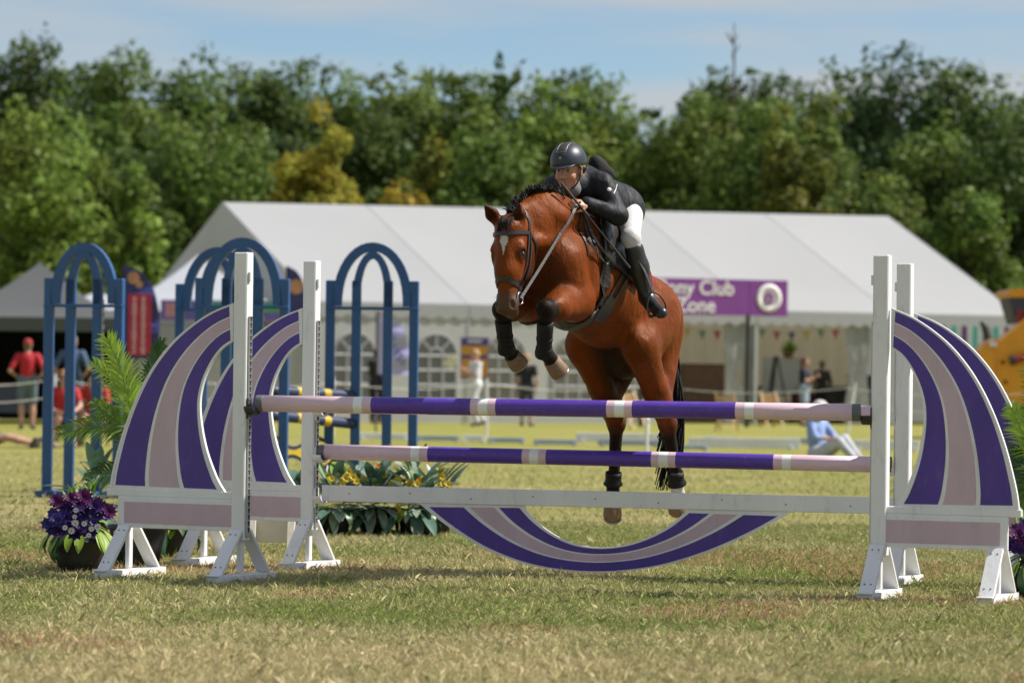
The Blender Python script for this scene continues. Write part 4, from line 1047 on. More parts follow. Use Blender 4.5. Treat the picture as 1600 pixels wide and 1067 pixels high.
strap('neck_strap', [(888, 303), (897, 318), (906, 345), (914, 378), (918, 400)], .018, LEATH, mg, .003, .005)
strap('wither_strap', [(893, 302), (903, 325), (916, 355), (930, 388)], .012, LEATH, mg, .003, .004)
strap('wither_strap', [(925, 322), (932, 345), (938, 375), (937, 405)], .010, LEATH, mg, .003, .004)
P = [A_(877, 286, 18.86), A_(890, 302, 18.885), A_(903, 318, 18.91), A_(930, 352, 18.99), A_(960, 389, 19.05), A_(984, 419, 19.09)]
wp = empty('riding_whip', Vector(P[2]), 0, 'slim black riding whip held in the rider\'s left hand', 'whip')
MB().tube([Vector(x) for x in P[:3]], [.0085, .008, .0075], 8).build('handle', LEATHG, wp); MB().tube([Vector(x) for x in P[2:]], [.006, .0055, .005, .0045], 8).build('shaft', LEATH, wp)
MB().tube([Vector(P[4]), Vector(P[5])], [.007, .009], 8).build('flap', LEATH, wp)
# ================================================================== BYSTANDERS
def STAND(lean=0.0):
    return dict(pel=(0, .0, .96), che=(0, .01 - lean, 1.32), nek=(0, -lean, 1.47), hed=(0, -.03 - lean, 1.62), sh=(.185, -lean, 1.41), el=(.25, .03, 1.13), wr=(.235, -.08, .90), hip=(.095, 0, .93), kn=(.105, -.02, .51), an=(.105, .03, .085), to=(.13, -.13, .035))
def person(loc, rz, label, pose, top, bottom, hair, skin=(.45, .25, .18), sleeve=.9, leg=2.0, cap=None, shoe=(.08, .07, .07), sc=1.0, hat=None, glasses=False, long_hair=False, face=(0, -1, 0), group=None):
    """pose: joints as x-mirrored pairs (key) or per side (keyL / keyR); faces -y before rotation"""
    root = empty('person', loc, rz, label, 'person', group)
    g_ = lambda k, s: V3(pose[k + s]) if (k + s) in pose else V3(pose[k]) * np.array([1 if s == 'L' else -1, 1, 1])
    B = Body(); pel, che, nek, hed = (V3(pose[k]) for k in ('pel', 'che', 'nek', 'hed'))
    f = V3(face) / np.linalg.norm(V3(face)); up = hed - nek; up = up / np.linalg.norm(up); up = up * .4 + np.array([0, 0, .6]); up -= f * (up @ f); up /= np.linalg.norm(up); sd_ = np.cross(f, up)
    head_shape(B, hed, f, sd_, up, skin)
    B.cone(hed - up * .06 - f * .02, che * .35 + nek * .65, .05, .058, .03, skin); B.cone(pel, che, .115, .12, .05, skin, ((0, 1, 0), .8)); B.cone(g_('sh', 'L'), g_('sh', 'R'), .05, .05, .05, skin)
    T = Body(); Lg = Body(); SH = []
    T.cone(pel, che, .145, .150, .05, None, ((0, 1, 0), .85)); T.cone(g_('sh', 'L') * .9 + che * .1, g_('sh', 'R') * .9 + che * .1, .072, .072, .05)
    Lg.cone(pel + np.array([-.05, 0, 0]), pel + np.array([.05, 0, 0]), .145, .145, .05, None, ((0, 1, 0), .9))
    for s in 'LR':
        sh, el, wr, hip, kn, an, to = (g_(k, s) for k in ('sh', 'el', 'wr', 'hip', 'kn', 'an', 'to'))
        B.cone(sh, el, .046, .040, .02, skin); B.cone(el, wr, .038, .027, .02, skin)
        hdv = (wr - el) / np.linalg.norm(wr - el); hand(B, wr, hdv, np.array([-1 if s == 'L' else 1, 0, 0]) + .3 * f, skin, .6, 1.05)
        B.cone(hip, kn, .082, .055, .03, skin); B.cone(kn, kn * .6 + an * .4, .054, .056, .02, skin); B.cone(kn * .6 + an * .4, an, .056, .034, .02, skin); B.cone(an, to, .032, .025, .02, skin)
        T.cone(sh, sh + (el - sh) * min(sleeve, 1), .066, .060, .03)
        if sleeve > 1: T.cone(el, el + (wr - el) * (sleeve - 1), .056, .042, .02)
        Lg.cone(hip, hip + (kn - hip) * min(leg, 1), .105, .085 if leg <= 1 else .072, .04)
        if leg > 1: Lg.cone(kn, kn + (an - kn) * (leg - 1), .072, .055, .03)
        SH.append((an, to))
    v, q = B.mesh(.0125); nm = 'skin_%.2f' % skin[0]
    link_mesh('body', quick_mesh('person_body', v, q, mat('skin_tone', (1, 1, 1), .55, .05, attr='col'), True, B.colors(v, skin, .006)), root, 'local')
    cm = lambda c, tg: mat('cloth_%s_%02x%02x%02x' % (tg, *(int(255 * min(x, 1)) for x in c[:3])), c, .8, .14, 12, .3, 40)
    v, q = T.mesh(.016); link_mesh('top', quick_mesh('top', v, q, cm(top, 'a')), root, 'local')
    v, q = Lg.mesh(.016); link_mesh('trousers' if leg > 1.5 else 'shorts', quick_mesh('legwear', v, q, cm(bottom, 'b')), root, 'local')
    for an, to in SH:
        S_ = Body(); d_ = (to - an); S_.cone(an - np.array([0, 0, .025]), to, .046, .038, .03); S_.cone(an - d_ * .25 - np.array([0, 0, .03]), an, .036, .04, .02); v, q = S_.mesh(.014); link_mesh('shoe', quick_mesh('shoe', v, q, cm(shoe, 's')), root, 'local')
    if hair is not None:
        Hh = Body(); Hh.ell(hed - f * .025 + up * .045, (.098, .082, .092), (f, sd_, up), .02)
        if long_hair: Hh.cone(hed - f * .085 + up * .03, nek - f * .09 - up * .12, .055, .03, .03)
        else: Hh.cone(hed - f * .06, hed - f * .055 - up * .06, .07, .05, .03)
        v, q = Hh.mesh(.012, clip=[(hed + f * .045 + up * .06, f * 1.0 - up * .55)]); link_mesh('hair', quick_mesh('hair', v, q, cm(hair, 'h')), root, 'local')
    if cap is not None:
        C_ = Body(); C_.ell(hed - f * .02 + up * .05, (.108, .09, .085), (f, sd_, up), .02); C_.cone(hed + f * .07 + up * .05, hed + f * .15 + up * .04, .03, .02, .02, None, (up, .4)); v, q = C_.mesh(.012, clip=[(hed + up * .035, -up)]); link_mesh('cap', quick_mesh('cap', v, q, cm(cap, 'c')), root, 'local')
    if hat is not None:
        C_ = Body(); C_.ell(hed - f * .01 + up * .055, (.115, .10, .09), (f, sd_, up), .02); C_.ell(hed + up * .045, (.16, .15, .016), (f, sd_, up), .03); v, q = C_.mesh(.013, clip=[(hed + up * .03, -up)]); link_mesh('sun_hat', quick_mesh('sun_hat', v, q, cm(hat, 'c')), root, 'local')
    if glasses:
        m = MB()
        for s in (-1, 1): m.lathe([(0, .004), (.026, .002), (.028, -.002), (0, -.004)], 12, Matrix.Translation(Vector(hed + f * .098 + sd_ * s * .034 + up * .005)) @ Vector(f).to_track_quat('Z', 'Y').to_matrix().to_4x4())
        m.tube([Vector(hed + f * .0 + sd_ * -.085 + up * .008), Vector(hed + f * .095 + sd_ * -.055 + up * .008), Vector(hed + f * .1 + up * .008), Vector(hed + f * .095 + sd_ * .055 + up * .008), Vector(hed + sd_ * .085 + up * .008)], .004, 5)
        m.build('sunglasses', RUBBER, root, 'local')
    root.scale = (sc,) * 3
    return root
P0 = STAND()
hands_hip = dict(P0, elL=(.33, .10, 1.13), wrL=(.20, -.06, 1.02), elR=(-.33, .10, 1.13), wrR=(-.22, -.02, 1.00))
person(on_ground(42, 64), R(185), 'man in red polo shirt and red cap, seen from behind by the grey gazebo', hands_hip, (.42, .012, .025), (.10, .14, .17), (.12, .08, .05), sleeve=.75, leg=.9, cap=(.40, .012, .02), sc=1.02)
person(on_ground(112, 65), R(175), 'man in blue shirt with hands on hips, seen from behind by the grey gazebo', hands_hip, (.055, .10, .19), (.05, .07, .12), (.25, .2, .15), sleeve=.8, leg=.9, sc=1.07)
SIT = dict(pel=(0, .05, .42), che=(0, -.02, .78), nek=(0, -.06, .93), hed=(0, -.10, 1.07), sh=(.18, -.05, .87), el=(.25, -.16, .64), wr=(.14, -.36, .56), hip=(.09, .0, .41), kn=(.11, -.40, .46), an=(.13, -.36, .09), to=(.15, -.50, .04))
person(on_ground(98, 50), R(12), 'seated woman in red and yellow top with sunglasses and bare legs', SIT, (.40, .02, .02), (.03, .03, .04), (.30, .12, .04), leg=.45, sleeve=.6, glasses=True, shoe=(.35, .26, .18), long_hair=True)
person(on_ground(148, 51), R(-8), 'seated person in red top half hidden behind the blue post and palm', dict(SIT, hed=(0, -.16, .98), nek=(0, -.12, .88)), (.42, .03, .02), (.30, .20, .15), (.22, .13, .07), leg=.5, sleeve=.7, shoe=(.10, .05, .04))
LIE = dict(pel=(0, 0, .11), che=(0, .40, .13), nek=(0, .55, .14), hed=(0, .70, .13), sh=(.18, .50, .13), el=(.30, .30, .12), wr=(.30, .06, .08), hip=(.09, -.02, .11), kn=(.10, -.44, .16), an=(.10, -.84, .07), toL=(.14, -.90, .14), toR=(-.14, -.90, .14), to=(.14, -.90, .14))
person(Vector((-8.05, 49.5, 0)), R(82), 'person lying on the grass, only bare legs and blue shorts in view', LIE, (.06, .06, .25), (.03, .035, .14), (.2, .12, .07), leg=.6, face=(0, 0, 1))
LAW = dict(pel=(0, .05, .12), che=(0, .10, .46), nek=(0, .07, .61), hed=(0, .02, .75), sh=(.175, .08, .55), elL=(.24, -.06, .36), wrL=(.05, -.20, .34), elR=(-.24, -.04, .36), wrR=(-.03, -.22, .33), hip=(.09, 0, .11), knL=(.12, -.32, .33), anL=(.17, -.54, .07), toL=(.20, -.67, .05), knR=(-.04, -.32, .30), anR=(.05, -.52, .07), toR=(.07, -.64, .05), kn=(0, 0, 0), an=(0, 0, 0), to=(0, 0, 0), el=(0, 0, 0), wr=(0, 0, 0))
person(on_ground(1283, 47.2), R(52), 'woman in pale blue shirt and white trousers sitting on the lawn', LAW, (.24, .33, .60), (.46, .48, .53), (.6, .58, .55), leg=1.9, sleeve=1.3, hat=(.62, .60, .57), shoe=(.55, .5, .45))
phone = dict(P0, elL=(.22, -.12, 1.14), wrL=(.05, -.30, 1.28), elR=(-.21, -.10, 1.14), wrR=(-.04, -.30, 1.26))
person(on_ground(1256, 80), R(72), 'woman in navy top and pale blue shorts standing in the open marquee', phone, (.010, .012, .03), (.30, .38, .50), (.12, .06, .035), leg=.7, sleeve=.6, long_hair=True, sc=.97)
person(on_ground(742, 74), R(-62), 'person in white shirt and white trousers reading by the marquee windows', dict(phone, knL=(.10, -.15, .52), anL=(.10, .02, .1), toL=(.12, -.14, .04), knR=(-.10, .04, .51), anR=(-.10, .28, .13), toR=(-.11, .14, .05)), (.66, .66, .72), (.70, .70, .76), (.45, .30, .15), leg=1.95, sleeve=.8, skin=(.5, .26, .18))
person(on_ground(822, 75), R(165), 'blond person in black top and dark trousers seen through the horse\'s front hooves', P0, (.010, .010, .013), (.05, .05, .06), (.40, .24, .12), leg=1.2, sleeve=.6, sc=.96)
person(on_ground(588, 76), R(150), 'person in black standing between the posts of the rightmost blue arch', dict(P0, elL=(.22, -.12, 1.14), wrL=(.05, -.30, 1.2)), (.012, .012, .014), (.015, .015, .018), (.05, .03, .02), leg=1.95, sleeve=1.6)
person(on_ground(1536, 82), R(30), 'dark haired person in pink top by the orange loader', P0, (.35, .12, .2), (.03, .03, .05), (.02, .015, .015), leg=1.9, sleeve=.7)
PAPER = mat('paper', (.7, .66, .5), .7, .05)
bk = empty('booklet', at(706, 558, 73.6), 0, 'open cream booklet held by the person in white', 'booklet'); MB().box(at(705, 565, 73.6), (.24, .03, .30), Matrix.Rotation(.5, 3, 'Y'), .004).build('pages', PAPER, bk)
CHR = mat('camp_chair_frame', (.05, .05, .055), .6, .1); CHF = mat('camp_chair_cloth', (.03, .035, .05), .8, .15)
def camp_chair(loc, rz, label, w=.48):
    c = empty('camp_chair', loc, rz, label, 'chair', 'low camp chairs by the ropes')
    MB().box((0, .05, .30), (w, .44, .03), None, .01).build('seat', CHF, c, 'local'); MB().box((0, .30, .52), (w, .03, .42), Matrix.Rotation(R(-14), 3, 'X'), .01).build('backrest', CHF, c, 'local')
    for x in (-1, 1):
        for y in (-.12, .24): MB().tube([(x * w / 2, y, 0), (x * w / 2, y, .55 if y < 0 else .74)], .012, 6).build('leg', CHR, c, 'local')
    return c
camp_chair(on_ground(98, 50) + Vector((-.01, .02, 0)), R(12), 'low dark camp chair under the woman in sunglasses'); camp_chair(on_ground(148, 51) + Vector((0, .02, 0)), R(-8), 'low dark camp chair under the half hidden person in red')

# ================================================================== MARQUEE
PVC = mat('marquee_pvc', (.505, .515, .535), .55, .02, .6, transl=.36); PVCW = mat('marquee_wall_pvc', (.47, .475, .48), .55, .05, .7, transl=.18)
LINE = mat('seam_grey', (.41, .41, .415), .6, .05); LINING = mat('cream_lining', (.78, .70, .52), .85, .08, 1.2, .3, 3, stretch=(3, 3, .3)); ALU = mat('aluminium', (.55, .55, .57), .35, .05, metal=.8)
WPANE = mat('clear_pvc_pane', (.30, .31, .33), .12, .2, .8, spec=.6)
def pane_mat():
    m = bpy.data.materials.new('window_pvc'); m.use_nodes = True; n = m.node_tree.nodes; L = m.node_tree.links; b = n['Principled BSDF']; b.inputs['Base Color'].default_value = (.22, .23, .25, 1); b.inputs['Roughness'].default_value = .12
    t = n.new('ShaderNodeBsdfTransparent'); t.inputs[0].default_value = (.8, .82, .85, 1); x = n.new('ShaderNodeMixShader'); x.inputs[0].default_value = .55
    L.new(b.outputs[0], x.inputs[1]); L.new(t.outputs[0], x.inputs[2]); L.new(x.outputs[0], n['Material Output'].inputs[0]); return m
WPANE = pane_mat()
mRL, mRR = at(348, 316, 84), at(1388, 338, 92)
me_ = (mRR - mRL); me_.z = 0; MLEN = me_.length; me_.normalize(); mn = Vector((me_.y, -me_.x, 0)); HS = 7.0; EAVE = 2.86
mz = lambda t: mRL.z + (mRR.z - mRL.z) * t
def MP(u, v, z):
    """u 0..1 along the ridge, v metres towards the front, z height"""
    p = mRL.lerp(mRR, u); return Vector((p.x, p.y, 0)) + mn * v + Vector((0, 0, z))
mq = empty('marquee', MP(.5, 0, 0), 0, 'long white marquee with arched windows behind the jumping horse', 'marquee')
NB_ = 5
def sag(u, v):   # panels belly slightly between the ribs
    k = (u * NB_) % 1.0; return -.10 * math.sin(math.pi * k) * math.sin(math.pi * min(abs(v) / HS, 1))
for side in (1, -1):
    for i in range(NB_):
        m = MB(); nu, nv_ = 6, 8; vs_ = []; fs = []
        for a in range(nu + 1):
            for b in range(nv_ + 1):
                u = (i + a / nu) / NB_; f_ = b / nv_; vv = side * HS * f_; vs_.append(MP(u, vv, mz(u) + (EAVE - mz(u)) * f_ + sag(u - 1e-6 if a == nu else u, vv) * (0 if a in (0, nu) else 1)))
        for a in range(nu):
            for b in range(nv_):
                q = (a * (nv_ + 1) + b, a * (nv_ + 1) + b + 1, (a + 1) * (nv_ + 1) + b + 1, (a + 1) * (nv_ + 1) + b); fs.append(q if side > 0 else q[::-1])
        m.add(vs_, fs, 0, True); m.build('roof_panel', PVC, mq)
    for i in range(NB_ + 1):
        u = i / NB_; MB().tube([MP(u, 0, mz(u) + .012), MP(u, side * HS, EAVE + .012)], .005, 6).build('roof_seam', LINE, mq)
def scallop(u0, u1, v, ztop, parent):
    A = []; B = []; n = int((u1 - u0) * MLEN / .36) * 6
    for i in range(n + 1):
        u = u0 + (u1 - u0) * i / n; A.append(MP(u, v, ztop)); B.append(MP(u, v, ztop - .30 - .085 * abs(math.sin(math.pi * i / 6))))
    return MB().strip(A, B, mn * -.012).build('valance', PVC, parent)
for i in range(NB_): scallop(i / NB_ + .0005, (i + 1) / NB_ - .0005, HS + .02, EAVE + .02, mq)
for u in (0, 1):   # gable ends
    m = MB(); o = .0; m.add([MP(u, HS, EAVE), MP(u, -HS, EAVE), MP(u, 0, mz(u))], [(0, 1, 2)]); m.add([MP(u, HS, 0), MP(u, -HS, 0), MP(u, -HS, EAVE), MP(u, HS, EAVE)], [(0, 1, 2, 3)]); m.build('gable_wall', PVCW, mq)
m = MB(); m.add([MP(0, -HS, 0), MP(1, -HS, 0), MP(1, -HS, EAVE), MP(0, -HS, EAVE)], [(0, 1, 2, 3)]); m.build('rear_wall', PVCW, mq)
NS = 40; A = [MP(.36 + .63 * i / NS, -1.2 + (.10 if i % 2 else 0), 2.72) for i in range(NS + 1)]; B = [MP(.36 + .63 * i / NS, -1.2 + (.16 if i % 2 else 0), 0.02) for i in range(NS + 1)]
MB().strip(A, B, mn * -.01).build('interior_lining', LINING, mq)
for i in range(NB_ + 1):
    u = min(max(i / NB_, .004), .996)
    for v in (HS - .06, -HS + .06): MB().box(MP(u, v, EAVE / 2), (.09, .11, EAVE - .02), Matrix((me_, mn, Vector((0, 0, 1)))).transposed(), .01).build('frame_leg', ALU, mq)
# front wall with round-headed windows in the left half
def uu(px, v=HS): # ridge fraction whose point v metres to the front stands at photo column px
    lo, hi = 0.0, 1.0
    for _ in range(40):
        c = (lo + hi) / 2; p = MP(c, v, 1.2); x = p.x / p.y * F_PX * math.cos(ROLL) + 800
        if x < px: lo = c
        else: hi = c
    return (lo + hi) / 2
WX = [554, 682, 790, 896, 1003]; half = 33; edges = [uu(487) if uu(487) > 0 else 0.0] + [uu((a + b) / 2) for a, b in zip(WX, WX[1:])] + [uu(1052)]
VF = HS - .02; ZT, ZS, ZB = EAVE - .02, 1.62, .55
for i, wx in enumerate(WX):
    u0, u1 = edges[i], edges[i + 1]; uc = uu(wx); hw_ = half * 78 / F_PX / MLEN * 1.05; rm = hw_ * MLEN; NA = 12
    wl = empty('tmp', MP(uc, VF, 0)); bpy.data.objects.remove(wl)
    m = MB(); a0, a1 = uc - hw_, uc + hw_
    Q = lambda u, z: MP(u, VF, z)
    m.add([Q(u0, 0), Q(a0, 0), Q(a0, ZS), Q(u0, ZS)], [(0, 1, 2, 3)]); m.add([Q(a1, 0), Q(u1, 0), Q(u1, ZS), Q(a1, ZS)], [(0, 1, 2, 3)]); m.add([Q(a0, 0), Q(a1, 0), Q(a1, ZB), Q(a0, ZB)], [(0, 1, 2, 3)])
    arc = [(uc - hw_ * math.cos(math.pi * k / NA), ZS + rm * math.sin(math.pi * k / NA)) for k in range(NA + 1)]
    topx = [u0 + (u1 - u0) * k / NA for k in range(NA + 1)]
    vs_ = [Q(*p) for p in arc] + [Q(t, ZT) for t in topx]; m.add(vs_, [(k, k + 1, NA + 2 + k, NA + 1 + k) for k in range(NA)])
    m.add([Q(u0, ZS), Q(a0, ZS), Q(u0, ZT)], [(0, 1, 2)]); m.add([Q(a1, ZS), Q(u1, ZS), Q(u1, ZT)], [(0, 1, 2)])
    wall = m.build('wall_panel', PVCW, mq)
    Qb = lambda u, z: MP(u, VF - .03, z)
    m = MB(); poly = [Qb(a0, ZB), Qb(a1, ZB)] + [Qb(*p) for p in arc[::-1]]; m.add(poly, [tuple(range(len(poly)))]); m.build('window_pane', WPANE, wall)
    Qf = lambda u, z: MP(u, VF + .012, z)
    bars = []
    for k in (-1 / 3, 1 / 3): bars.append([Qf(uc + hw_ * k, ZB), Qf(uc + hw_ * k, ZS)])
    for z in (ZB, ZB + .36, ZB + .72, ZS): bars.append([Qf(a0, z), Qf(a1, z)])
    for a in (45, 90, 135): bars.append([Qf(uc + hw_ * .38 * math.cos(R(a)), ZS + rm * .38 * math.sin(R(a))), Qf(uc + hw_ * math.cos(R(a)), ZS + rm * math.sin(R(a)))])
    bars.append([Qf(uc + hw_ * .36 * math.cos(R(a)), ZS + rm * .36 * math.sin(R(a))) for a in range(0, 181, 15)]); bars.append([Qf(a0, ZB)] + [Qf(*p) for p in arc] + [Qf(a1, ZB)])
    for b in bars: MB().tube(b, .032, 5, smooth=False).build('glazing_bar', PVC, wall)
# drapes tied back in the open half
for px, wd in ((1148, .55), (1172, .5), (1338, .5), (1352, .4)):
    u = uu(px); m = MB(); n = 12; rows = []
    for zi in range(9):
        z = ZT * zi / 8; k = 1 - .55 * math.exp(-((z - 1.25) / .45) ** 2); row = []
        for j in range(n + 1): row.append(MP(u + (j / n - .5) * wd * k / MLEN, VF - .12 + .06 * math.sin(j * 2.2), z))
        rows.append(row)
    V_ = [p for r_ in rows for p in r_]; F_ = [(a * (n + 1) + b, a * (n + 1) + b + 1, (a + 1) * (n + 1) + b + 1, (a + 1) * (n + 1) + b) for a in range(8) for b in range(n)]
    m.add(V_, F_, 0, True); m.build('tied_curtain', PVCW, mq)
# bunting strung inside
BUN = [mat('bunting_%d' % i, c, .8, .1) for i, c in enumerate([(.05, .06, .2), (.5, .35, .08), (.12, .25, .15), (.35, .06, .08)])]
bt = empty('bunting', MP(.75, 4, 2.5), 0, 'string of small flags hanging inside the open marquee', 'bunting')
MB().tube([MP(.52 + .44 * i / 20, 5.2, 2.42 + .05 * math.cos(i * 1.2)) for i in range(21)], .008, 4).build('string', PVC, bt)
for i in range(20):
    u = .525 + .022 * i; p = MP(u, 5.2, 2.42 + .05 * math.cos(i * 1.2)); MB().prism([(-.11, 0), (.11, 0), (0, -.26)], p, me_, (0, 0, 1), mn * .004).build('pennant', BUN[i % 4], bt)
# furniture in the marquee
PINE = mat('pale_wood', (.50, .32, .15), .55, .15, 8, .1, 40, stretch=(1, 1, 5)); DKW = mat('brown_wood', (.16, .085, .05), .6, .2, 6)
def folding_chair(loc, rz, label):
    c = empty('folding_chair', loc, rz, label, 'chair', 'wooden folding chairs by the marquee')
    for x in (-.2, .2):
        MB().beam((x, -.25, 0), (x, .22, .86), .03, .04, up=(1, 0, 0)).build('leg', PINE, c, 'local'); MB().beam((x * .88, .28, 0), (x * .88, -.20, .50), .03, .04, up=(1, 0, 0)).build('leg', PINE, c, 'local')
    for y in (-.16, -.06, .04, .14): MB().box((0, y, .47), (.38, .085, .018), None, .003).build('seat_slat', PINE, c, 'local')
    for z in (.62, .74): MB().box((0, .12 + (z - .6) * .55, z), (.40, .018, .09), None, .003).build('back_slat', PINE, c, 'local')
    return c
folding_chair(on_ground(1135, 72), R(160), 'pale wooden folding chair left of the black sign post'); folding_chair(on_ground(1205, 78), R(20), 'wooden folding chair right of the black sign post, seat low'); folding_chair(on_ground(988, 73), R(40), 'wooden folding chair seen between the horse\'s hind legs')
def table(loc, rz, w, d_, h_, m_, label, cloth=None):
    t = empty('table', loc, rz, label, 'table'); MB().box((0, 0, h_), (w, d_, .04), None, .006).build('table_top', m_, t, 'local')
    for x in (-1, 1):
        for y in (-1, 1): MB().box((x * (w / 2 - .06), y * (d_ / 2 - .06), h_ / 2 - .01), (.05, .05, h_ - .02), None, .005).build('leg', m_, t, 'local')
    if cloth: MB().box((0, -d_ / 2 - .012, h_ - .28), (w + .02, .01, .58), None, .003).build('cloth_drop', cloth, t, 'local')
    return t
MAROON = mat('maroon_cloth', (.10, .012, .03), .85, .15)
table(MP(uu(1300, 2.5), 2.5, 0), 0, 2.2, .8, .78, DKW, 'table with maroon cloth deep inside the open marquee', MAROON); table(MP(uu(1225, 3.5), 3.5, 0), 0, 1.4, .7, .95, DKW, 'dark display table beside the woman in navy')
bd_ = empty('display_board', MP(uu(1222, 3.6), 3.6, 0), 0, 'pale grey display board with plants on top in the marquee', 'display board'); MB().box(MP(uu(1222, 3.9), 3.9, 1.25), (1.15, .06, .95), Matrix((me_, mn, Vector((0, 0, 1)))).transposed(), .01).build('board', mat('grey_board', (.42, .43, .42), .7, .05), bd_)
for x in (-.5, .5): MB().beam(MP(uu(1222, 3.85), 3.85, .0) + me_ * x, MP(uu(1222, 3.85), 3.85, 1.3) + me_ * x, .05, .05).build('leg', DKW, bd_)
DARKBOX = mat('dark_trunk', (.035, .03, .032), .7, .2)
for px, v, w, h_, m_, lb in ((1320, 4.6, .9, .95, DARKBOX, 'dark trunk at the right of the open marquee'), (1345, 5.3, .5, 1.25, DARKBOX, 'tall dark case by the right tied curtain'), (1095, 3.0, 1.2, 1.5, DKW, 'tall brown cupboard deep in the marquee near the horse\'s tail')):
    b = empty('storage_box', MP(uu(px, v), v, 0), math.atan2(me_.y, me_.x), lb, 'storage box'); MB().box((0, 0, h_ / 2), (w, .5, h_), None, .02).build('body', m_, b, 'local'); MB().box((0, 0, h_ + .015), (w + .04, .54, .03), None, .008).build('lid', m_, b, 'local')
ea = empty('easel', MP(uu(1213, 4.6), 4.6, 0), 0, 'dark wooden easel at the left of the open marquee bay', 'easel')
for dx_, dv in ((-.38, .1), (.38, .1), (0, -.35)): MB().beam(MP(uu(1213, 4.6), 4.6 + dv, 0) + me_ * dx_, MP(uu(1213, 4.6), 4.6, 1.75) + me_ * dx_ * .1, .05, .04).build('leg', DARKBOX, ea)
MB().beam(MP(uu(1213, 4.72), 4.72, .75) - me_ * .3, MP(uu(1213, 4.72), 4.72, .75) + me_ * .3, .05, .05).build('cross_bar', DARKBOX, ea)
gp = empty('potted_plant', MP(uu(1232, 3.9), 3.9, 1.75), 0, 'bright green plant on top of the grey display board', 'plant'); Lf_ = mat('tent_plant_leaf', (.20, .36, .03), .5, .25, 9, transl=.3); rq = random.Random(2)
MB().lathe([(0, 0), (.12, 0), (.16, .16), (0, .16)], 14, Matrix.Translation(MP(uu(1232, 3.9), 3.9, 1.73))).build('pot', DKW, gp)
for k in range(60):
    a = rq.random() * 6.28; e = rq.uniform(.1, 1.4); p = MP(uu(1232, 3.9), 3.9, 1.88); d_ = Vector((math.cos(a) * math.cos(e), math.sin(a) * math.cos(e), math.sin(e))) * rq.uniform(.18, .36); s_ = d_.cross(Vector((.3, .2, 1))).normalized() * .045
    m = MB(); m.add([p, p + d_ * .6 + s_, p + d_, p + d_ * .6 - s_], [(0, 1, 2, 3)]); m.build('leaf', Lf_, gp)
person(MP(uu(1285, 3.2), 3.2, 0), R(200), 'person in dark grey top deep in the marquee beside the maroon table', P0, (.035, .03, .03), (.02, .02, .025), (.16, .10, .06), leg=1.9, sleeve=1.4, sc=.95)
person(MP(uu(1352, 5.0), 5.0, 0), R(20), 'person in lilac pink top by the marquee\'s right tied curtain', dict(SIT), (.50, .26, .36), (.05, .05, .07), (.30, .2, .1), leg=1.9, sleeve=.7)
table(MP(uu(1110, 1.5), 1.5, 0), 0, 2.4, .8, .8, DKW, 'long brown table deep in the marquee behind the horse\'s tail')
# purple sign in front of the marquee
SGN = mat('sign_purple', (.20, .045, .27), .55, .06, 3); SGW = mat('sign_white', (.80, .78, .80), .6, .03); BLKP = mat('black_post', (.02, .02, .022), .5, .1)
s0, s1 = at(1000, 433, 76.5), at(1231, 438.5, 78.0); s1b = at(1231, 494.5, 78.0); sx = (s1 - s0); SZ = Vector((0, 0, 1)); SLEN = sx.length; sx.normalize(); sn = Vector((sx.y, -sx.x, 0)).normalized(); SH_ = s1.z - s1b.z
sg = empty('sign', on_ground(1167, 77.6), 0, 'purple sign with white lettering Pony Club Zone on a black post', 'sign')
fx = (1170 - 1000) / 231
MB().box(s0 + sx * SLEN * fx / 2 - SZ * SH_ / 2, (SLEN * fx - .01, .03, SH_), Matrix((sx, -sn, SZ)).transposed(), .004).build('text_panel', SGN, sg); MB().box(s0 + sx * SLEN * (1 + fx) / 2 - SZ * SH_ / 2, (SLEN * (1 - fx) - .01, .03, SH_), Matrix((sx, -sn, SZ)).transposed(), .004).build('emblem_panel', SGN, sg)
for f_ in (fx, .02): MB().tube([Vector((0, 0, 0)) + (s0 + sx * SLEN * f_) * 1 - SZ * (s0 + sx * SLEN * f_).z - sn * .05, s0 + sx * SLEN * f_ - SZ * .02 - sn * .05], .055, 8).build('post', BLKP, sg)
def text_obj(body, size, M, m_, parent, bold=.02, name='lettering', spacing=1.0):
    cu = bpy.data.curves.new('t', 'FONT'); cu.body = body; cu.size = size; cu.offset = bold * size; cu.align_x = 'CENTER'; cu.align_y = 'CENTER'; cu.space_character = spacing; cu.extrude = .004
    o = bpy.data.objects.new('t', cu); COL.objects.link(o); dg = bpy.context.evaluated_depsgraph_get(); me = bpy.data.meshes.new_from_object(o.evaluated_get(dg)); bpy.data.objects.remove(o)
    me.transform(M); me.materials.clear(); me.materials.append(m_); return link_mesh(name, me, parent)
def frame(c, x, n): 
    z = x.cross(Vector((0, 0, 1))); M = Matrix((x, Vector((0, 0, 1)), n)).transposed().to_4x4(); M.translation = c; return M
tc_ = s0 + sx * SLEN * ((1086 - 1000) / 231) + sn * .022
text_obj('Pony Club', .48, frame(tc_ - SZ * SH_ * .27, sx, sn), SGW, sg, .016); text_obj('Zone', .48, frame(tc_ - SZ * SH_ * .75, sx, sn), SGW, sg, .016)
ec = s0 + sx * SLEN * ((1201 - 1000) / 231) - SZ * SH_ * .5 + sn * .022; ME = frame(ec, sx, sn)
em = MB().lathe([(.20, .0), (.335, .0), (.335, .008), (.20, .008), (.20, 0)], 32, ME).build('emblem_ring', SGW, sg); MB().lathe([(0, .004), (.20, .004)], 32, ME).build('emblem_disc', mat('emblem_lilac', (.55, .42, .58), .6, .05), em)
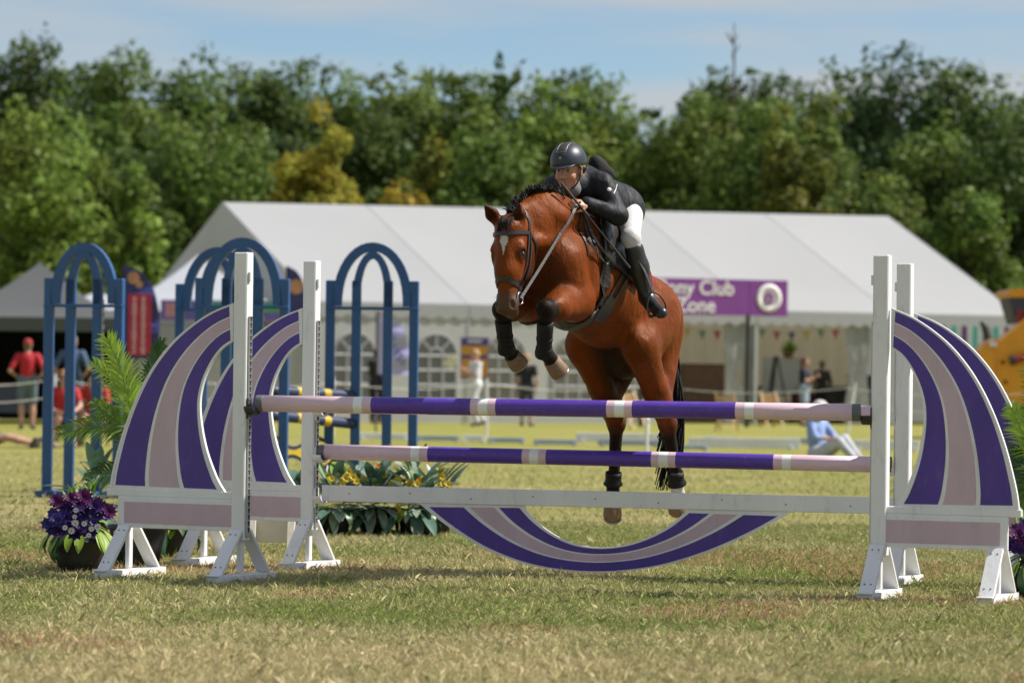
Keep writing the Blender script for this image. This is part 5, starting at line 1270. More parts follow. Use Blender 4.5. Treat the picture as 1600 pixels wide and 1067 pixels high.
MB().tube([ME @ Vector((.11 * math.cos(R(a)), .13 * math.sin(R(a)), .008)) for a in range(60, 300, 15)], .022, 6).build('emblem_mark', SGN, em); MB().tube([ME @ Vector(p) for p in ((-.02, .06, .01), (.06, .10, .01), (.10, .02, .01), (.02, -.04, .01), (.10, -.10, .01))], .022, 6).build('emblem_mark', SGN, em)
# ================================================================== GAZEBOS, FLAGS, ROPES
def gazebo(name, c, rz, w, ez, pz, val, m_, label, legs=True, back=None):
    """pop-up gazebo: four sloping roof panels with a hollow curve, valance and legs"""
    g_ = empty(name, c, rz, label, 'gazebo'); h = w / 2; N = 8
    for k in range(4):
        a = k * math.pi / 2; m = MB(); vs_ = []; Rz = Matrix.Rotation(a, 3, 'Z')
        for i in range(N + 1):
            t = i / N; e = t; z = pz + (ez - pz) * (1 - (1 - t) ** 1.5)
            for j in range(5): vs_.append(Rz @ Vector(((j / 2 - 1) * h * e, -h * e, z)))
        fs = [(i * 5 + j, i * 5 + j + 1, (i + 1) * 5 + j + 1, (i + 1) * 5 + j)[::-1] for i in range(N) for j in range(4)]; m.add(vs_, fs, 0, True); m.build('roof_panel', m_, g_, 'local')
        MB().box(Rz @ Vector((0, -h - .006, ez - val / 2 + .02)), (w, .012, val), Rz, 0).build('valance', m_, g_, 'local')
        if back and k in back: MB().box(Rz @ Vector((0, -h + .03, ez / 2)), (w - .1, .01, ez - .1), Rz, 0).build('side_wall', back[k], g_, 'local')
    for x in (-1, 1):
        for y in (-1, 1): MB().box((x * (h - .03), y * (h - .03), ez / 2), (.045, .045, ez), None, .005).build('leg', ALU, g_, 'local')
    return g_
GREYC = mat('grey_canopy', (.085, .09, .095), .7, .06, 2, transl=.08); WHC = mat('white_canopy', (.46, .48, .54), .6, .05, 2, transl=.2); BLKC = mat('black_side_wall', (.008, .008, .009), .9, .1)
gzb = on_ground(36, 70); gazebo('gazebo', gzb + Vector((0, 2.2, 0)), R(4), 4.3, 2.28, 3.55, .30, GREYC, 'grey pop-up gazebo with dark interior at the left edge', back={1: BLKC, 2: BLKC, 3: BLKC})
gz2 = on_ground(272, 76); gazebo('gazebo', gz2 + Vector((.25, 2.6, 0)), R(10), 4.9, 2.55, 3.98, .28, WHC, 'white pop-up gazebo behind the middle blue arches', back={0: mat('grey_side_wall', (.40, .40, .41), .8, .06), 2: PVCW})
gz3 = on_ground(150, 88); gazebo('gazebo', gz3, R(8), 5.0, 2.5, 3.3, .28, WHC, 'low white gazebo roof between the grey gazebo and the flag')
# gazebo contents in the dark
for px, Y_, w, h_, c, lb in ((14, 67.5, 1.1, .85, (.05, .06, .10), 'dark blue draped table under the grey gazebo'), (165, 68, .9, .8, (.03, .03, .04), 'black table behind the left blue arch')):
    table(on_ground(px, Y_), 0, w, .6, h_, DKW, lb, mat('drape_%d' % px, c, .85, .1))
# printed banner on the white gazebo
bn = empty('banner', at(365, 485, 74), 0, 'long purple and green banner along the white gazebo valance', 'banner')
BC = [mat('banner_%d' % i, c, .6, .08, 4) for i, c in enumerate([(.16, .12, .42), (.06, .42, .10), (.45, .10, .18), (.62, .28, .30), (.20, .09, .07)])]
b0, b1 = at(251, 484, 74.0), at(482, 487, 74.0); bxv = (b1 - b0); BL = bxv.length; bxv.normalize(); bnv = Vector((bxv.y, -bxv.x, 0)).normalized(); BM = Matrix((bxv, -bnv, Vector((0, 0, 1)))).transposed()
MB().box((b0 + b1) / 2, (BL, .02, .46), BM, .003).build('cloth', BC[0], bn)
for f0, f1, i, z0, z1 in ((.03, .13, 3, -.16, .16), (.30, .44, 1, -.02, .18), (.55, .80, 1, -.02, .18), (.80, .97, 2, -.1, .18), (.55, .80, 4, -.6, -.25)):
    c = b0.lerp(b1, (f0 + f1) / 2) + Vector((0, 0, (z0 + z1) / 2)) + bnv * .014; MB().box(c, (BL * (f1 - f0), .006, z1 - z0), BM).build('print_block', BC[i], bn)
# feather flags
def feather(px, py0, py1, Y_, wpx, label, cols, lean=.0):
    b = on_ground(px, Y_); zt = at(px, py0, Y_).z; zb = at(px, py1, Y_).z; w = wpx * Y_ / F_PX
    f = empty('feather_flag', b, 0, label, 'flag', 'feather flags'); pole = [b]; n = 18; L_ = []; Rr = []
    for i in range(n + 1):
        t = i / n; z = zb + (zt - zb) * t; k = math.sqrt(max(0, 1 - max(0, (t - .35) / .65) ** 2.2))
        L_.append(Vector((b.x - w * .5, Y_, z))); Rr.append(Vector((b.x - w * .5 + w * max(k, .04), Y_ + .05 * math.sin(i), z)))
    MB().strip(L_, Rr, Vector((0, .008, 0))).build('sail', cols[0], f)
    MB().tube([b + Vector((w * .5 * 0 - w * .5, .0, 0)), Vector((b.x - w * .5, Y_, zb))] + [p + Vector((.012, 0, 0)) for p in Rr[:0]] + L_, .02, 6).build('pole', BLKP, f)
    return f, b, zb, zt, w
NAVYF = mat('flag_navy', (.035, .045, .20), .6, .12, 3); REDF = mat('flag_red', (.42, .02, .05), .6, .1, 3); LILF = mat('flag_lilac', (.42, .40, .68), .6, .08, 3); ORF = mat('flag_orange', (.45, .22, .12), .6, .3, 6); BLF = mat('flag_print_blue', (.12, .16, .45), .6, .1)
f, b, zb, zt, w = feather(218, 414, 560, 52, 58, 'navy feather flag with red panel left of the white gazebo', [NAVYF])
x0 = b.x - w * .36; hgt = zt - zb
pn = MB().box((b.x - w * .02, 51.90, zb + hgt * .36), (w * .62, .01, hgt * .66), None).build('red_panel', REDF, f)
for k, (tx, xo) in enumerate((('SHOW', .13), ('OPEN', -.13))):
    pass
for c_, sz in (((-.20, .86), .10), ((-.04, .79), .06)):
    MB().lathe([(0, -.004), (sz * .8, -.004), (sz, 0)], 14, Matrix.Translation((b.x + w * c_[0], 51.89, zb + hgt * c_[1])) @ Matrix.Rotation(R(90), 4, 'X')).build('crest', ORF, f)
# unreadable white lettering running up the red panel: strokes only
rr = random.Random(4)
for col_ in (-.14, .10):
    for k in range(22):
        z = zb + hgt * (.06 + .028 * k); MB().box((b.x + w * (col_ - .02), 51.89, z), (w * rr.uniform(.07, .13), .004, hgt * .010), None).build('letter_stroke', SGW, pn)
f, b, zb, zt, w = feather(462, 416, 540, 60, 34, 'navy feather flag with orange crest behind the left far post', [NAVYF]); MB().lathe([(0, -.004), (.12, -.004), (.14, 0)], 14, Matrix.Translation((b.x - w * .05, 59.90, zb + (zt - zb) * .74)) @ Matrix.Rotation(R(90), 4, 'X')).build('crest', ORF, f)
MB().box((b.x, 59.91, zb + (zt - zb) * .25), (w * .7, .006, (zt - zb) * .3), None).build('red_panel', REDF, f)
f, b, zb, zt, w = feather(612, 486, 585, 66, 50, 'lilac feather flag with blue script among the blue arch posts', [LILF])
for k in range(7): MB().box((b.x - w * .22 + w * .09 * k, 65.90, zb + (zt - zb) * (.72 - .09 * k)), (w * .07, .004, .10 + .05 * (k % 3)), Matrix.Rotation(R(35), 3, 'Y')).build('script_stroke', BLF, f)
# orange and purple notice board by the marquee wall
nbd = empty('notice_board', on_ground(742, 76), 0, 'orange and purple striped notice board by the marquee wall', 'notice board'); NP = mat('board_purple', (.10, .06, .26), .6, .08); NO = mat('board_orange', (.62, .29, .03), .6, .08)
c0 = at(720, 527, 76); c1 = at(763, 592, 76); cx = (c0.x + c1.x) / 2; ww = c1.x - c0.x; hh_ = c0.z - c1.z
MB().box((cx, 76, (c0.z + c1.z) / 2), (ww, .03, hh_), None, .004).build('board', NP, nbd)
for z0, z1 in ((.20, .42), (.52, .95)): MB().box((cx, 75.98, c0.z - hh_ * (z0 + z1) / 2), (ww * .94, .012, hh_ * (z1 - z0)), None).build('orange_panel', NO, nbd)
MB().box((cx, 75.98, c0.z - hh_ * .09), (ww * .5, .012, hh_ * .05), None).build('white_heading', SGW, nbd)
for x in (-.4, .4): MB().box((cx + ww * x, 76.03, c1.z / 2), (.05, .05, c1.z), None).build('leg', ALU, nbd)
# striped awning panel at the right end of the marquee
aw = empty('striped_awning', at(1515, 530, 83), 0, 'purple, white and turquoise striped cloth hanging under the marquee eave', 'awning'); SC_ = [mat('stripe_%d' % i, c, .7, .06) for i, c in enumerate([(.15, .05, .24), (.72, .73, .76), (.10, .48, .46), (.72, .73, .76)])]
a0 = at(1470, 510, 83); a1 = at(1585, 512, 83); 
for i in range(14): p = a0.lerp(a1, (i + .5) / 14); MB().box((p.x, 83 + .03 * math.sin(i), p.z - .26), ((a1.x - a0.x) / 14, .012, .56), None).build('stripe', SC_[i % 4], aw)
# roped ring: posts and two ropes
ROPE = mat('white_rope', (.70, .70, .68), .8, .1); PST = mat('plastic_post', (.72, .73, .74), .5, .05)
rf = empty('rope_fence', on_ground(700, 62), 0, 'white roped ring fence with thin posts in front of the tents', 'fence')
rp = [(-120, 56), (85, 57), (300, 58.5), (520, 60), (760, 61.5), (1012, 63), (1322, 60), (1640, 57)]
pts = [on_ground(x, y) for x, y in rp]
for i, p in enumerate(pts):
    q = Vector((.0, 0, 1.12)) + (Vector((.16, 0, 0)) if i == 6 else Vector((0, 0, 0))); MB().tube([p, p + q], .022, 8).build('post', PST, rf)
for hgt in (1.02, .72):
    for a, b in zip(pts, pts[1:]):
        MB().tube([a.lerp(b, t / 8) + Vector((0, 0, hgt - .12 * math.sin(math.pi * t / 8))) for t in range(9)], .007, 5).build('rope', ROPE, rf)
wp_ = empty('marker_post', on_ground(1010, 43), 0, 'thin white post standing on the lawn behind the horse\'s legs', 'post'); MB().tube([on_ground(1010, 43), on_ground(1010, 43) + Vector((0, 0, .62))], .022, 8).build('shaft', PST, wp_); MB().lathe([(0, .68), (.03, .66), (.034, .62), (.022, .60)], 10, Matrix.Translation(on_ground(1010, 43))).build('cap', PST, wp_)
wp2 = empty('marker_post', on_ground(104, 40), 0, 'thin white post behind the left blue arch posts', 'post'); MB().tube([on_ground(104, 40), on_ground(104, 40) + Vector((0.02, 0, .95))], .03, 8).build('shaft', PST, wp2); MB().lathe([(0, 1.0), (.036, .98), (.04, .94), (.03, .92)], 10, Matrix.Translation(on_ground(104, 40) + Vector((.02, 0, 0)))).build('cap', PST, wp2)
# low boards edging the practice arena
WB = mat('arena_board_white', (.74, .75, .76), .55, .08, 3, dirt=.2); BB = mat('arena_board_blue', (.36, .42, .50), .55, .1, 3, dirt=.2)
for i, (x0, x1, Y_, m_, h_, lb) in enumerate(((560, 640, 58, WB, .11, 'white arena board lying behind the right blue arch'), (650, 718, 57.5, BB, .09, 'grey blue arena board left of the horse, first in its row'), (722, 758, 57.2, WB, .11, 'short white arena board left of the horse between blue boards'), (762, 820, 56.6, BB, .09, 'grey blue arena board below the front hooves'), (834, 902, 55.5, BB, .09, 'grey blue arena board right of the front hooves'),
        (900, 1032, 58, WB, .16, 'white arena board behind the horse\'s hind legs'), (934, 1034, 55.5, BB, .10, 'grey blue arena board between the hind legs'), (1075, 1250, 54.5, WB, .17, 'long white arena board right of the horse\'s tail'), (1058, 1106, 53.2, BB, .07, 'low grey blue board in front of the long white one'), (1100, 1150, 58.5, BB, .11, 'grey blue arena board behind the long white one'), (1222, 1270, 58.5, BB, .11, 'grey blue arena board left of the seated woman'), (1334, 1436, 54.2, WB, .17, 'white arena board between the right posts'))):
    a, b = on_ground(x0, Y_), on_ground(x1, Y_); r_ = empty('arena_board', (a + b) / 2, 0, lb, 'arena board', 'low boards edging the practice arena')
    MB().beam(a + Vector((0, 0, h_ / 2 + .02)), b + Vector((0, 0, h_ / 2 + .02)), .03, h_, bev=.006).build('board', m_, r_)
    for t in (.08, .92): MB().box(a.lerp(b, t) + Vector((0, .05, .03)), (.05, .22, .06), None, .006).build('foot', m_, r_)

# ================================================================== BLUE ARCH JUMP
BLUE = mat('blue_paint', (.022, .088, .24), .45, .12, 5, .1, 50, dirt=.08, dirtcol=(.12, .2, .36, 1)); YEL = mat('yellow_paint', (.52, .36, .02), .5, .12, 6); NAVP = mat('navy_paint', (.02, .035, .085), .5, .12, 6)
def arch_wing(base, ang, W, Hs, Ht, label, track=False, depth=.085):
    """two nested arches on four legs, joined by a rail at the springing line"""
    r_ = empty('arch_wing', base, 0, label, 'jump wing', 'blue arched jump wings'); x = Vector((math.cos(ang), -math.sin(ang), 0)); y = Vector((math.sin(ang), math.cos(ang), 0)); Z = Vector((0, 0, 1)); M = Matrix((x, y, Z)).transposed()
    P = lambda a, b, z: base + x * a + y * b + Z * z; o = W / 2; t = .085; i_ = W * .17 + t / 2
    for a in (-o + t / 2, -i_ + t / 2, i_ - t / 2, o - t / 2):
        l = MB().box(P(a, 0, Hs / 2 + .06), (t, depth, Hs + .12), M, .006).build('post', BLUE, r_)
        MB().box(P(a, -.0, .03), (t + .05, .36, .06), M, .006).build('foot', BLUE, l)
    MB().box(P(0, 0, Hs - .14), (W, depth * 1.25, .03), M, .004).build('cross_rail', BLUE, r_)
    for ro, z0, hh2, w in ((o - t * .75, Hs - .12, Ht - Hs + .12, t), (i_, Hs - .12, (Ht - Hs + .12) * .86, t * .85)):
        A = []; B = []; n = 20
        for k in range(n + 1):
            a = math.pi * k / n; A.append(P(-ro * math.cos(a), -depth / 2, z0 + hh2 * math.sin(a) ** .9 if 0 < k < n else z0)); B.append(P(-(ro - w) * math.cos(a), -depth / 2, z0 + (hh2 - w) * math.sin(a) ** .9 if 0 < k < n else z0))
        MB().strip(A, B, y * depth).build('arch', BLUE, r_)
    if track:
        MB().box(P(i_ + .008, 0, Hs * .5), (.012, .05, Hs * .92), M, .002).build('metal_track', STEEL, r_); m = MB()
        for k in range(22): m.box(P(i_ + .0155, 0, .16 + k * .075), (.002, .018, .036), M)
        tag(m.build('track_slots', DARK, r_), kind='stuff')
    return r_
YB = 30.5
arch_wing(on_ground(128, 31.0) + Vector((0, 0, 0)), R(10), .78, 1.96, 2.42, 'leftmost blue arched wing behind the palm fronds', True)
arch_wing(on_ground(375, 29.6), R(4), .86, 1.94, 2.43, 'nearer of the two blue arched wings behind the left near post', True)
arch_wing(on_ground(337, 32.5), R(8), .86, 1.96, 2.45, 'farther blue arched wing, partly hidden behind the nearer middle one', True)
arch_wing(on_ground(578, 30.6), R(3), .875, 1.96, 2.44, 'rightmost blue arched wing between far left post and marquee', False)
def striped_pole(a, b, label):
    a = Vector(a); b = Vector(b); d = b - a; ln = d.length; M = Matrix.Translation(a) @ d.to_track_quat('Z', 'Y').to_matrix().to_4x4(); r_ = empty('striped_pole', a, 0, label, 'jump pole', 'blue and yellow poles of the arch jump')
    m = MB(); pr = [(0, 0)]; mi = [0]; n = 13
    for k in range(n): pr.append((.05, ln * k / n)); mi.append(1 if k in (4, 6, 8) else 0)
    pr += [(.05, ln), (0, ln)]; mi.append(0); m.lathe(pr, 18, M, mis=mi); m.build('pole', [NAVP, YEL], r_); MB().lathe([(0, -.003), (.052, -.003), (.052, .03), (.05, .032)], 18, M).build('end_cap', RUBBER, r_)
q0, q1 = at(420, 610, 29.7), at(553, 618, 30.6); q0b, q1b = at(420, 648, 29.7), at(553, 662, 30.6)
striped_pole(q0, q1, 'upper blue and yellow pole behind the left far post'); striped_pole(q0b, q1b, 'lower blue and yellow pole behind the left far post')
wv_ = empty('wave_plank', at(490, 700, 30.1), 0, 'yellow wavy plank with navy edge behind the left far post', 'jump filler'); A = []; B = []; A2 = []; B2 = []
for k in range(49):
    t = k / 48; p = at(420, 704, 29.8).lerp(at(553, 712, 30.7), t); s_ = .055 * math.cos(t * 2 * math.pi * 1.8); A.append(p + Vector((0, 0, .11 + s_))); B.append(p - Vector((0, 0, .11 + s_))); A2.append(p + Vector((0, -.012, .075 + s_))); B2.append(p + Vector((0, -.012, -.075 - s_)))
MB().strip(B, A, Vector((0, .025, 0))).build('plank', NAVP, wv_); MB().strip(B2, A2, Vector((0, .012, 0))).build('yellow_face', YEL, wv_)
# small white trestle between the left wings
tr_ = empty('white_trestle', on_ground(425, 21.8), 0, 'small cream white trestle block behind the left far wing', 'trestle'); CRM = mat('cream_paint', (.62, .58, .50), .6, .08, 5, dirt=.2)
c = on_ground(425, 21.8); MB().box(c + Vector((0, 0, .19)), (.26, .03, .22), None, .004).build('panel', CRM, tr_)
for x in (-.13, .13): MB().beam(c + Vector((x, -.14, 0)), c + Vector((x, 0, .32)), .05, .03, bev=.003).build('leg', CRM, tr_); MB().beam(c + Vector((x, .14, 0)), c + Vector((x, .01, .32)), .05, .03, bev=.003).build('leg', CRM, tr_)

# ================================================================== ORANGE LOADER at the right edge
OR = mat('loader_orange', (.68, .29, .010), .42, .08, 4, .05, 30, dirt=.12, dirtcol=(.3, .12, .03, 1)); TYRE = mat('tyre_black', (.02, .02, .02), .85, .15, 10); GLS = mat('cab_glass', (.02, .025, .028), .08, .1, spec=.6); HRED = mat('hydraulic_red', (.22, .02, .02), .4, .1)
ld0 = on_ground(1600, 66); lo_ = empty('loader', ld0 + Vector((1.2, 1.2, 0)), 0, 'orange wheeled loader with raised arm at the right edge', 'loader')
Pz = lambda px, py, Y_=66: at(px, py, Y_)
def side(poly, y0, y1, nm, m_, par): return MB().prism([(at(a, b, 66).x, at(a, b, 66).z) for a, b in poly], (0, y0, 0), (1, 0, 0), (0, 0, 1), (0, y1 - y0, 0)).build(nm, m_, par)
arm = side([(1527, 548), (1536, 536), (1552, 530), (1560, 532), (1590, 508), (1640, 470), (1700, 470), (1700, 640), (1640, 640), (1600, 634), (1582, 628), (1556, 600), (1530, 570)], 65.8, 66.5, 'front_body', OR, lo_)
side([(1527, 548), (1536, 536), (1551, 531), (1551, 596), (1530, 572)], 65.72, 65.8, 'side_cheek', OR, lo_)
side([(1578, 456), (1582, 451), (1720, 449), (1720, 464), (1580, 464)], 66.2, 68.0, 'cab_roof', OR, lo_); side([(1582, 464.5), (1718, 464.5), (1718, 520), (1594, 505)], 66.5, 67.8, 'cab_window', GLS, lo_); side([(1592, 484), (1604, 484), (1604, 520), (1594, 512)], 66.3, 66.45, 'red_pillar', HRED, lo_)
MB().tube([Pz(1582, 563, 65.7), Pz(1640, 552, 65.7)], [.075, .075], 10).build('hydraulic_cylinder', HRED, lo_); MB().tube([Pz(1578, 564, 65.7), Pz(1586, 562, 65.7)], [.095, .095], 10).build('cylinder_end', RUBBER, lo_)
MB().box(Pz(1552, 538, 65.68), (.16, .05, .10), None, .01).build('work_lamp', SILV, lo_); MB().tube([Pz(1544, 530, 65.9), Pz(1540, 512, 65.9), Pz(1534, 502, 65.9)], [.09, .085, .05], 8).build('hose', RUBBER, lo_)
for px, py in ((1567, 566), (1571, 597)): MB().lathe([(0, -.01), (.035, -.01), (.04, 0)], 10, Matrix.Translation(Pz(px, py, 65.79)) @ Matrix.Rotation(R(90), 4, 'X')).build('bolt', HRED, lo_)
for dx in (.9, 3.4):
    for yy in (66.0, 68.2):
        w_ = MB().lathe([(.30, -.2), (.60, -.22), (.66, -.14), (.66, .14), (.60, .22), (.30, .2)], 24, Matrix.Translation((ld0.x + dx, yy, .66)) @ Matrix.Rotation(R(90), 4, 'X')).build('tyre', TYRE, lo_); MB().lathe([(0, -.1), (.30, -.16), (.30, .16), (0, .1)], 18, Matrix.Translation((ld0.x + dx, yy, .66)) @ Matrix.Rotation(R(90), 4, 'X')).build('rim', OR, w_)
MB().box((ld0.x + 2.2, 67.1, .75), (4.0, 1.5, .4), None, .03).build('chassis', RUBBER, lo_)

# ================================================================== PLANTS BY THE JUMP
LEAFS = [mat('leaf_green', (.13, .24, .03), .45, .2, 10, transl=.3), mat('leaf_dark', (.035, .095, .03), .4, .25, 10, transl=.2), mat('leaf_variegated', (.26, .34, .24), .45, .35, 30, transl=.2), mat('leaf_lime', (.30, .45, .055), .45, .2, 10, transl=.35), mat('leaf_bluegreen', (.085, .165, .12), .4, .3, 14, transl=.15)]
def leaf_mesh(name, ln, wd, m_, droop=.3, fold=.25, n=6):
    m = MB(); vs_ = []; 
    for i in range(n + 1):
        t = i / n; w = wd * math.sin(math.pi * min(t * .92 + .06, 1)) ** .8; x = ln * t * math.cos(droop * t); z = ln * (t * .0 - droop * t * t * .5)
        vs_ += [Vector((x, -w / 2, z + fold * w * .5)), Vector((x, 0, z)), Vector((x, w / 2, z + fold * w * .5))]
    fs = [(i * 3 + j, i * 3 + j + 1, i * 3 + j + 4, i * 3 + j + 3) for i in range(n) for j in (0, 1)]; m.add(vs_, fs, 0, True); return m.mesh(name, m_)
def put(name, me, parent, p, d, up=(0, 0, 1), sc=1.0, world=True):
    """place shared mesh data with its x axis along d"""
    d = Vector(d).normalized(); u = Vector(up); y = u.cross(d)
    if y.length < 1e-3: y = Vector((0, 1, 0)).cross(d)
    y.normalize(); z = d.cross(y); M = Matrix((d, y, z)).transposed().to_4x4() @ Matrix.Scale(sc, 4); M.translation = Vector(p)
    o = bpy.data.objects.new(name, me); COL.objects.link(o); o.parent = parent; o.matrix_parent_inverse = parent_world(parent).inverted(); o.matrix_basis = M
    return o
def frond(name, base, pts, ln, m_, parent, n=26, wd=.014, seed=0):
    """feather leaf: arched rib with paired leaflets"""
    r = random.Random(seed); P = catmull([Vector(base)] + [Vector(p) for p in pts], max(4, n // len(pts))); m = MB(); k = len(P); m.tube(P, [.007 * (1 - .8 * i / k) for i in range(k)], 5, cap=False)
    vd = Vector((0, -1, 0))
    for i in range(int(k * .22), k):
        t = i / (k - 1); tg = (P[min(i + 1, k - 1)] - P[i - 1]).normalized(); sd2 = tg.cross(vd).normalized(); L_ = ln * (math.sin(math.pi * (.12 + .80 * t)) ** .6) * r.uniform(.85, 1.1)
        for s in (-1, 1):
            for h in (0, .5):
                b = P[i] - tg * h * (P[i] - P[i - 1]).length; d = (tg * (.55 + .5 * t) + sd2 * s * (1 - .35 * t) + vd * r.uniform(-.25, .35)).normalized(); e = b + d * L_ + Vector((0, 0, -.05 * L_ / ln * r.random())); q = b + d * L_ * .45 + Vector((0, 0, .015)); pw = d.cross(Vector((r.uniform(-.4, .4), -1, r.uniform(-.3, .3)))).normalized() * wd * .5
                m.add([b - pw * .5, b + pw * .5, q + pw, q - pw, e], [(0, 1, 2, 3), (3, 2, 4)], 0, True)
    return m.build(name, m_, parent)
POTB = mat('black_pot', (.018, .018, .018), .6, .2); POTG = mat('green_pot', (.025, .10, .06), .5, .2)
def pot(c, r0, r1, h, m_, parent, ribs=0): return MB().lathe([(0, .002), (r0, 0), (r0 + (r1 - r0) * .5, h * .5), (r1, h * .88), (r1 * 1.06, h * .9), (r1 * 1.06, h), (r1 * .92, h), (r1 * .9, h * .9), (0, h * .88)], 24, Matrix.Translation(c)).build('pot', m_, parent)
# palm behind the left wings
pc_ = on_ground(215, 20.3); palm = empty('palm', pc_, 0, 'potted palm with bright green feather leaves behind the left near wing', 'palm'); pot(pc_, .13, .18, .26, POTB, palm)
def fr_(pts, ln, m_, seed, Y_=20.2): frond('frond', pc_ + Vector((0, 0, .2)), [at(x, y, Y_ - .05 * i) for i, (x, y) in enumerate(pts)], ln, m_, palm, seed=seed)
fr_([(222, 720), (205, 640), (190, 580), (168, 532)], .22, LEAFS[3], 1); fr_([(222, 740), (205, 680), (150, 668), (96, 676)], .17, LEAFS[0], 2); fr_([(235, 720), (228, 640), (238, 580), (252, 536)], .16, LEAFS[1], 3, 20.5); fr_([(225, 730), (214, 690), (186, 660), (150, 632)], .16, LEAFS[0], 4); fr_([(228, 740), (200, 740), (165, 738), (140, 752)], .15, LEAFS[1], 5, 20.4); fr_([(228, 735), (214, 650), (200, 610), (150, 570)], .18, LEAFS[3], 6, 20.25); fr_([(225, 735), (222, 690), (214, 670), (196, 700)], .15, LEAFS[2], 7)
# right-hand palm, partly out of frame
pr_ = on_ground(1640, 18.9); palm2 = empty('palm', pr_, 0, 'potted palm cut by the right edge of the picture', 'palm'); pot(pr_, .13, .18, .26, POTB, palm2)
for i, pts in enumerate([[(1630, 760), (1622, 650), (1608, 570)], [(1628, 760), (1605, 690), (1582, 640)], [(1628, 770), (1600, 730), (1580, 712)], [(1640, 740), (1650, 620), (1668, 560)], [(1630, 780), (1612, 760), (1592, 790)]]): frond('frond', pr_ + Vector((0, 0, .2)), [at(x, y, 18.85) for x, y in pts], .17, LEAFS[(0, 3, 1, 0, 0)[i]], palm2, seed=20 + i)
# flower meshes
def bloom_mesh(name, petals, r_, m_, mc, cup_=.35, layers=1):
    m = MB()
    for l_ in range(layers):
        rr2 = r_ * (1 - .28 * l_)
        for k in range(petals):
            a = 2 * math.pi * (k + .5 * l_) / petals; ca, sa = math.cos(a), math.sin(a); w = rr2 * 1.5 / petals * 1.6
            z1 = rr2 * cup_ * (1 + l_); vs_ = [Vector((0, 0, .0)), Vector((ca * rr2 * .6 - sa * w, sa * rr2 * .6 + ca * w, z1 * .7)), Vector((ca * rr2, sa * rr2, z1)), Vector((ca * rr2 * .6 + sa * w, sa * rr2 * .6 - ca * w, z1 * .7))]; m.add(vs_, [(0, 3, 2, 1)], 0, True)
    m.lathe([(0, r_ * .30), (r_ * .18, r_ * .25), (r_ * .24, r_ * .1)], 8, None, 1); return m.mesh(name, [m_, mc])
PET = mat('petal_violet', (.042, .012, .13), .55, .3, 20, transl=.25); PETM = mat('petal_magenta', (.11, .012, .11), .55, .3, 20, transl=.25); PETB = mat('petal_blue_violet', (.05, .032, .22), .55, .25, 20, transl=.25); PETW = mat('petal_white', (.70, .68, .66), .6, .08, transl=.25); PETY = mat('petal_yellow', (.62, .47, .05), .55, .12, transl=.2); PETO = mat('petal_orange', (.70, .24, .03), .55, .12, transl=.2); CEN = mat('flower_centre', (.40, .33, .06), .8, .2); CEND = mat('flower_eye', (.03, .015, .03), .8, .2)
BM_ = dict(v=bloom_mesh('bloom_violet', 9, .055, PET, CEND, .4, 3), m=bloom_mesh('bloom_magenta', 11, .055, PETM, CEND, .45, 3), b=bloom_mesh('bloom_blue', 7, .048, PETB, CEND, .35, 2), w=bloom_mesh('bloom_white', 9, .027, PETW, CEN, .2, 1), y=bloom_mesh('bloom_yellow', 6, .045, PETY, CEN, .45, 2), o=bloom_mesh('bloom_orange', 6, .04, PETO, PETY, .4, 2))
LM = [leaf_mesh('leaf_a', .16, .055, LEAFS[3], .5), leaf_mesh('leaf_b', .18, .045, LEAFS[1], .6), leaf_mesh('leaf_c', .30, .085, LEAFS[4], .35), leaf_mesh('leaf_d', .24, .07, LEAFS[2], .5), leaf_mesh('leaf_e', .22, .06, LEAFS[1], .9), leaf_mesh('leaf_f', .13, .022, LEAFS[0], .4)]
def flower_pot(c, label, spots, Y_, seed, w, top, ph, pr0, pr1):
    r = random.Random(seed); f = empty('flower_planter', c, 0, label, 'planter'); pot(c, pr0, pr1, ph, POTB, f)
    cc = c + Vector((0, 0, ph + .08))
    for k in range(54):
        a = r.random() * 2 * math.pi; e = r.uniform(-.5, .9); d = Vector((math.cos(a) * math.cos(e), math.sin(a) * math.cos(e), math.sin(e))); put('leaf', LM[r.choice((0, 0, 1, 1, 5))], f, cc + Vector((d.x * w * .35, d.y * w * .3, d.z * .06)), d, sc=r.uniform(.7, 1.15))
    for k in range(16):   # leaves hanging over the rim
        a = r.uniform(-2.9, -.2); d = Vector((math.cos(a), math.sin(a), -.9)); put('leaf', LM[r.choice((0, 4))], f, cc + Vector((math.cos(a) * pr1 * 1.0, math.sin(a) * pr1 * 1.0, -.03)), d, sc=r.uniform(.8, 1.2))
    for k in range(30):   # feathery sprays on top
        a = r.random() * 6.28; d = Vector((math.cos(a) * .5, math.sin(a) * .5, 1)); put('leaf', LM[5], f, cc + Vector((r.uniform(-.5, .6) * w, r.uniform(.0, .12), .10 + r.random() * .09)), d, sc=r.uniform(.6, 1.0))
    for kind, px, py in spots:
        p = at(px, py, Y_ - (.30 if kind == 'w' else .16) - r.random() * .08); d = (p - cc); d.z += .05; d = d.normalized() * .6 + Vector((.05, -.9, .3)); q = d.normalized().to_track_quat('Z', 'Y').to_matrix().to_4x4() @ Matrix.Rotation(r.random() * 6, 4, 'Z') @ Matrix.Scale(r.uniform(.75, 1.2) * (.8 if kind == 'w' else 1), 4); q.translation = p
        o = bpy.data.objects.new('flower', BM_[kind]); COL.objects.link(o); o.parent = f; o.matrix_parent_inverse = parent_world(f).inverted(); o.matrix_basis = q
    return f
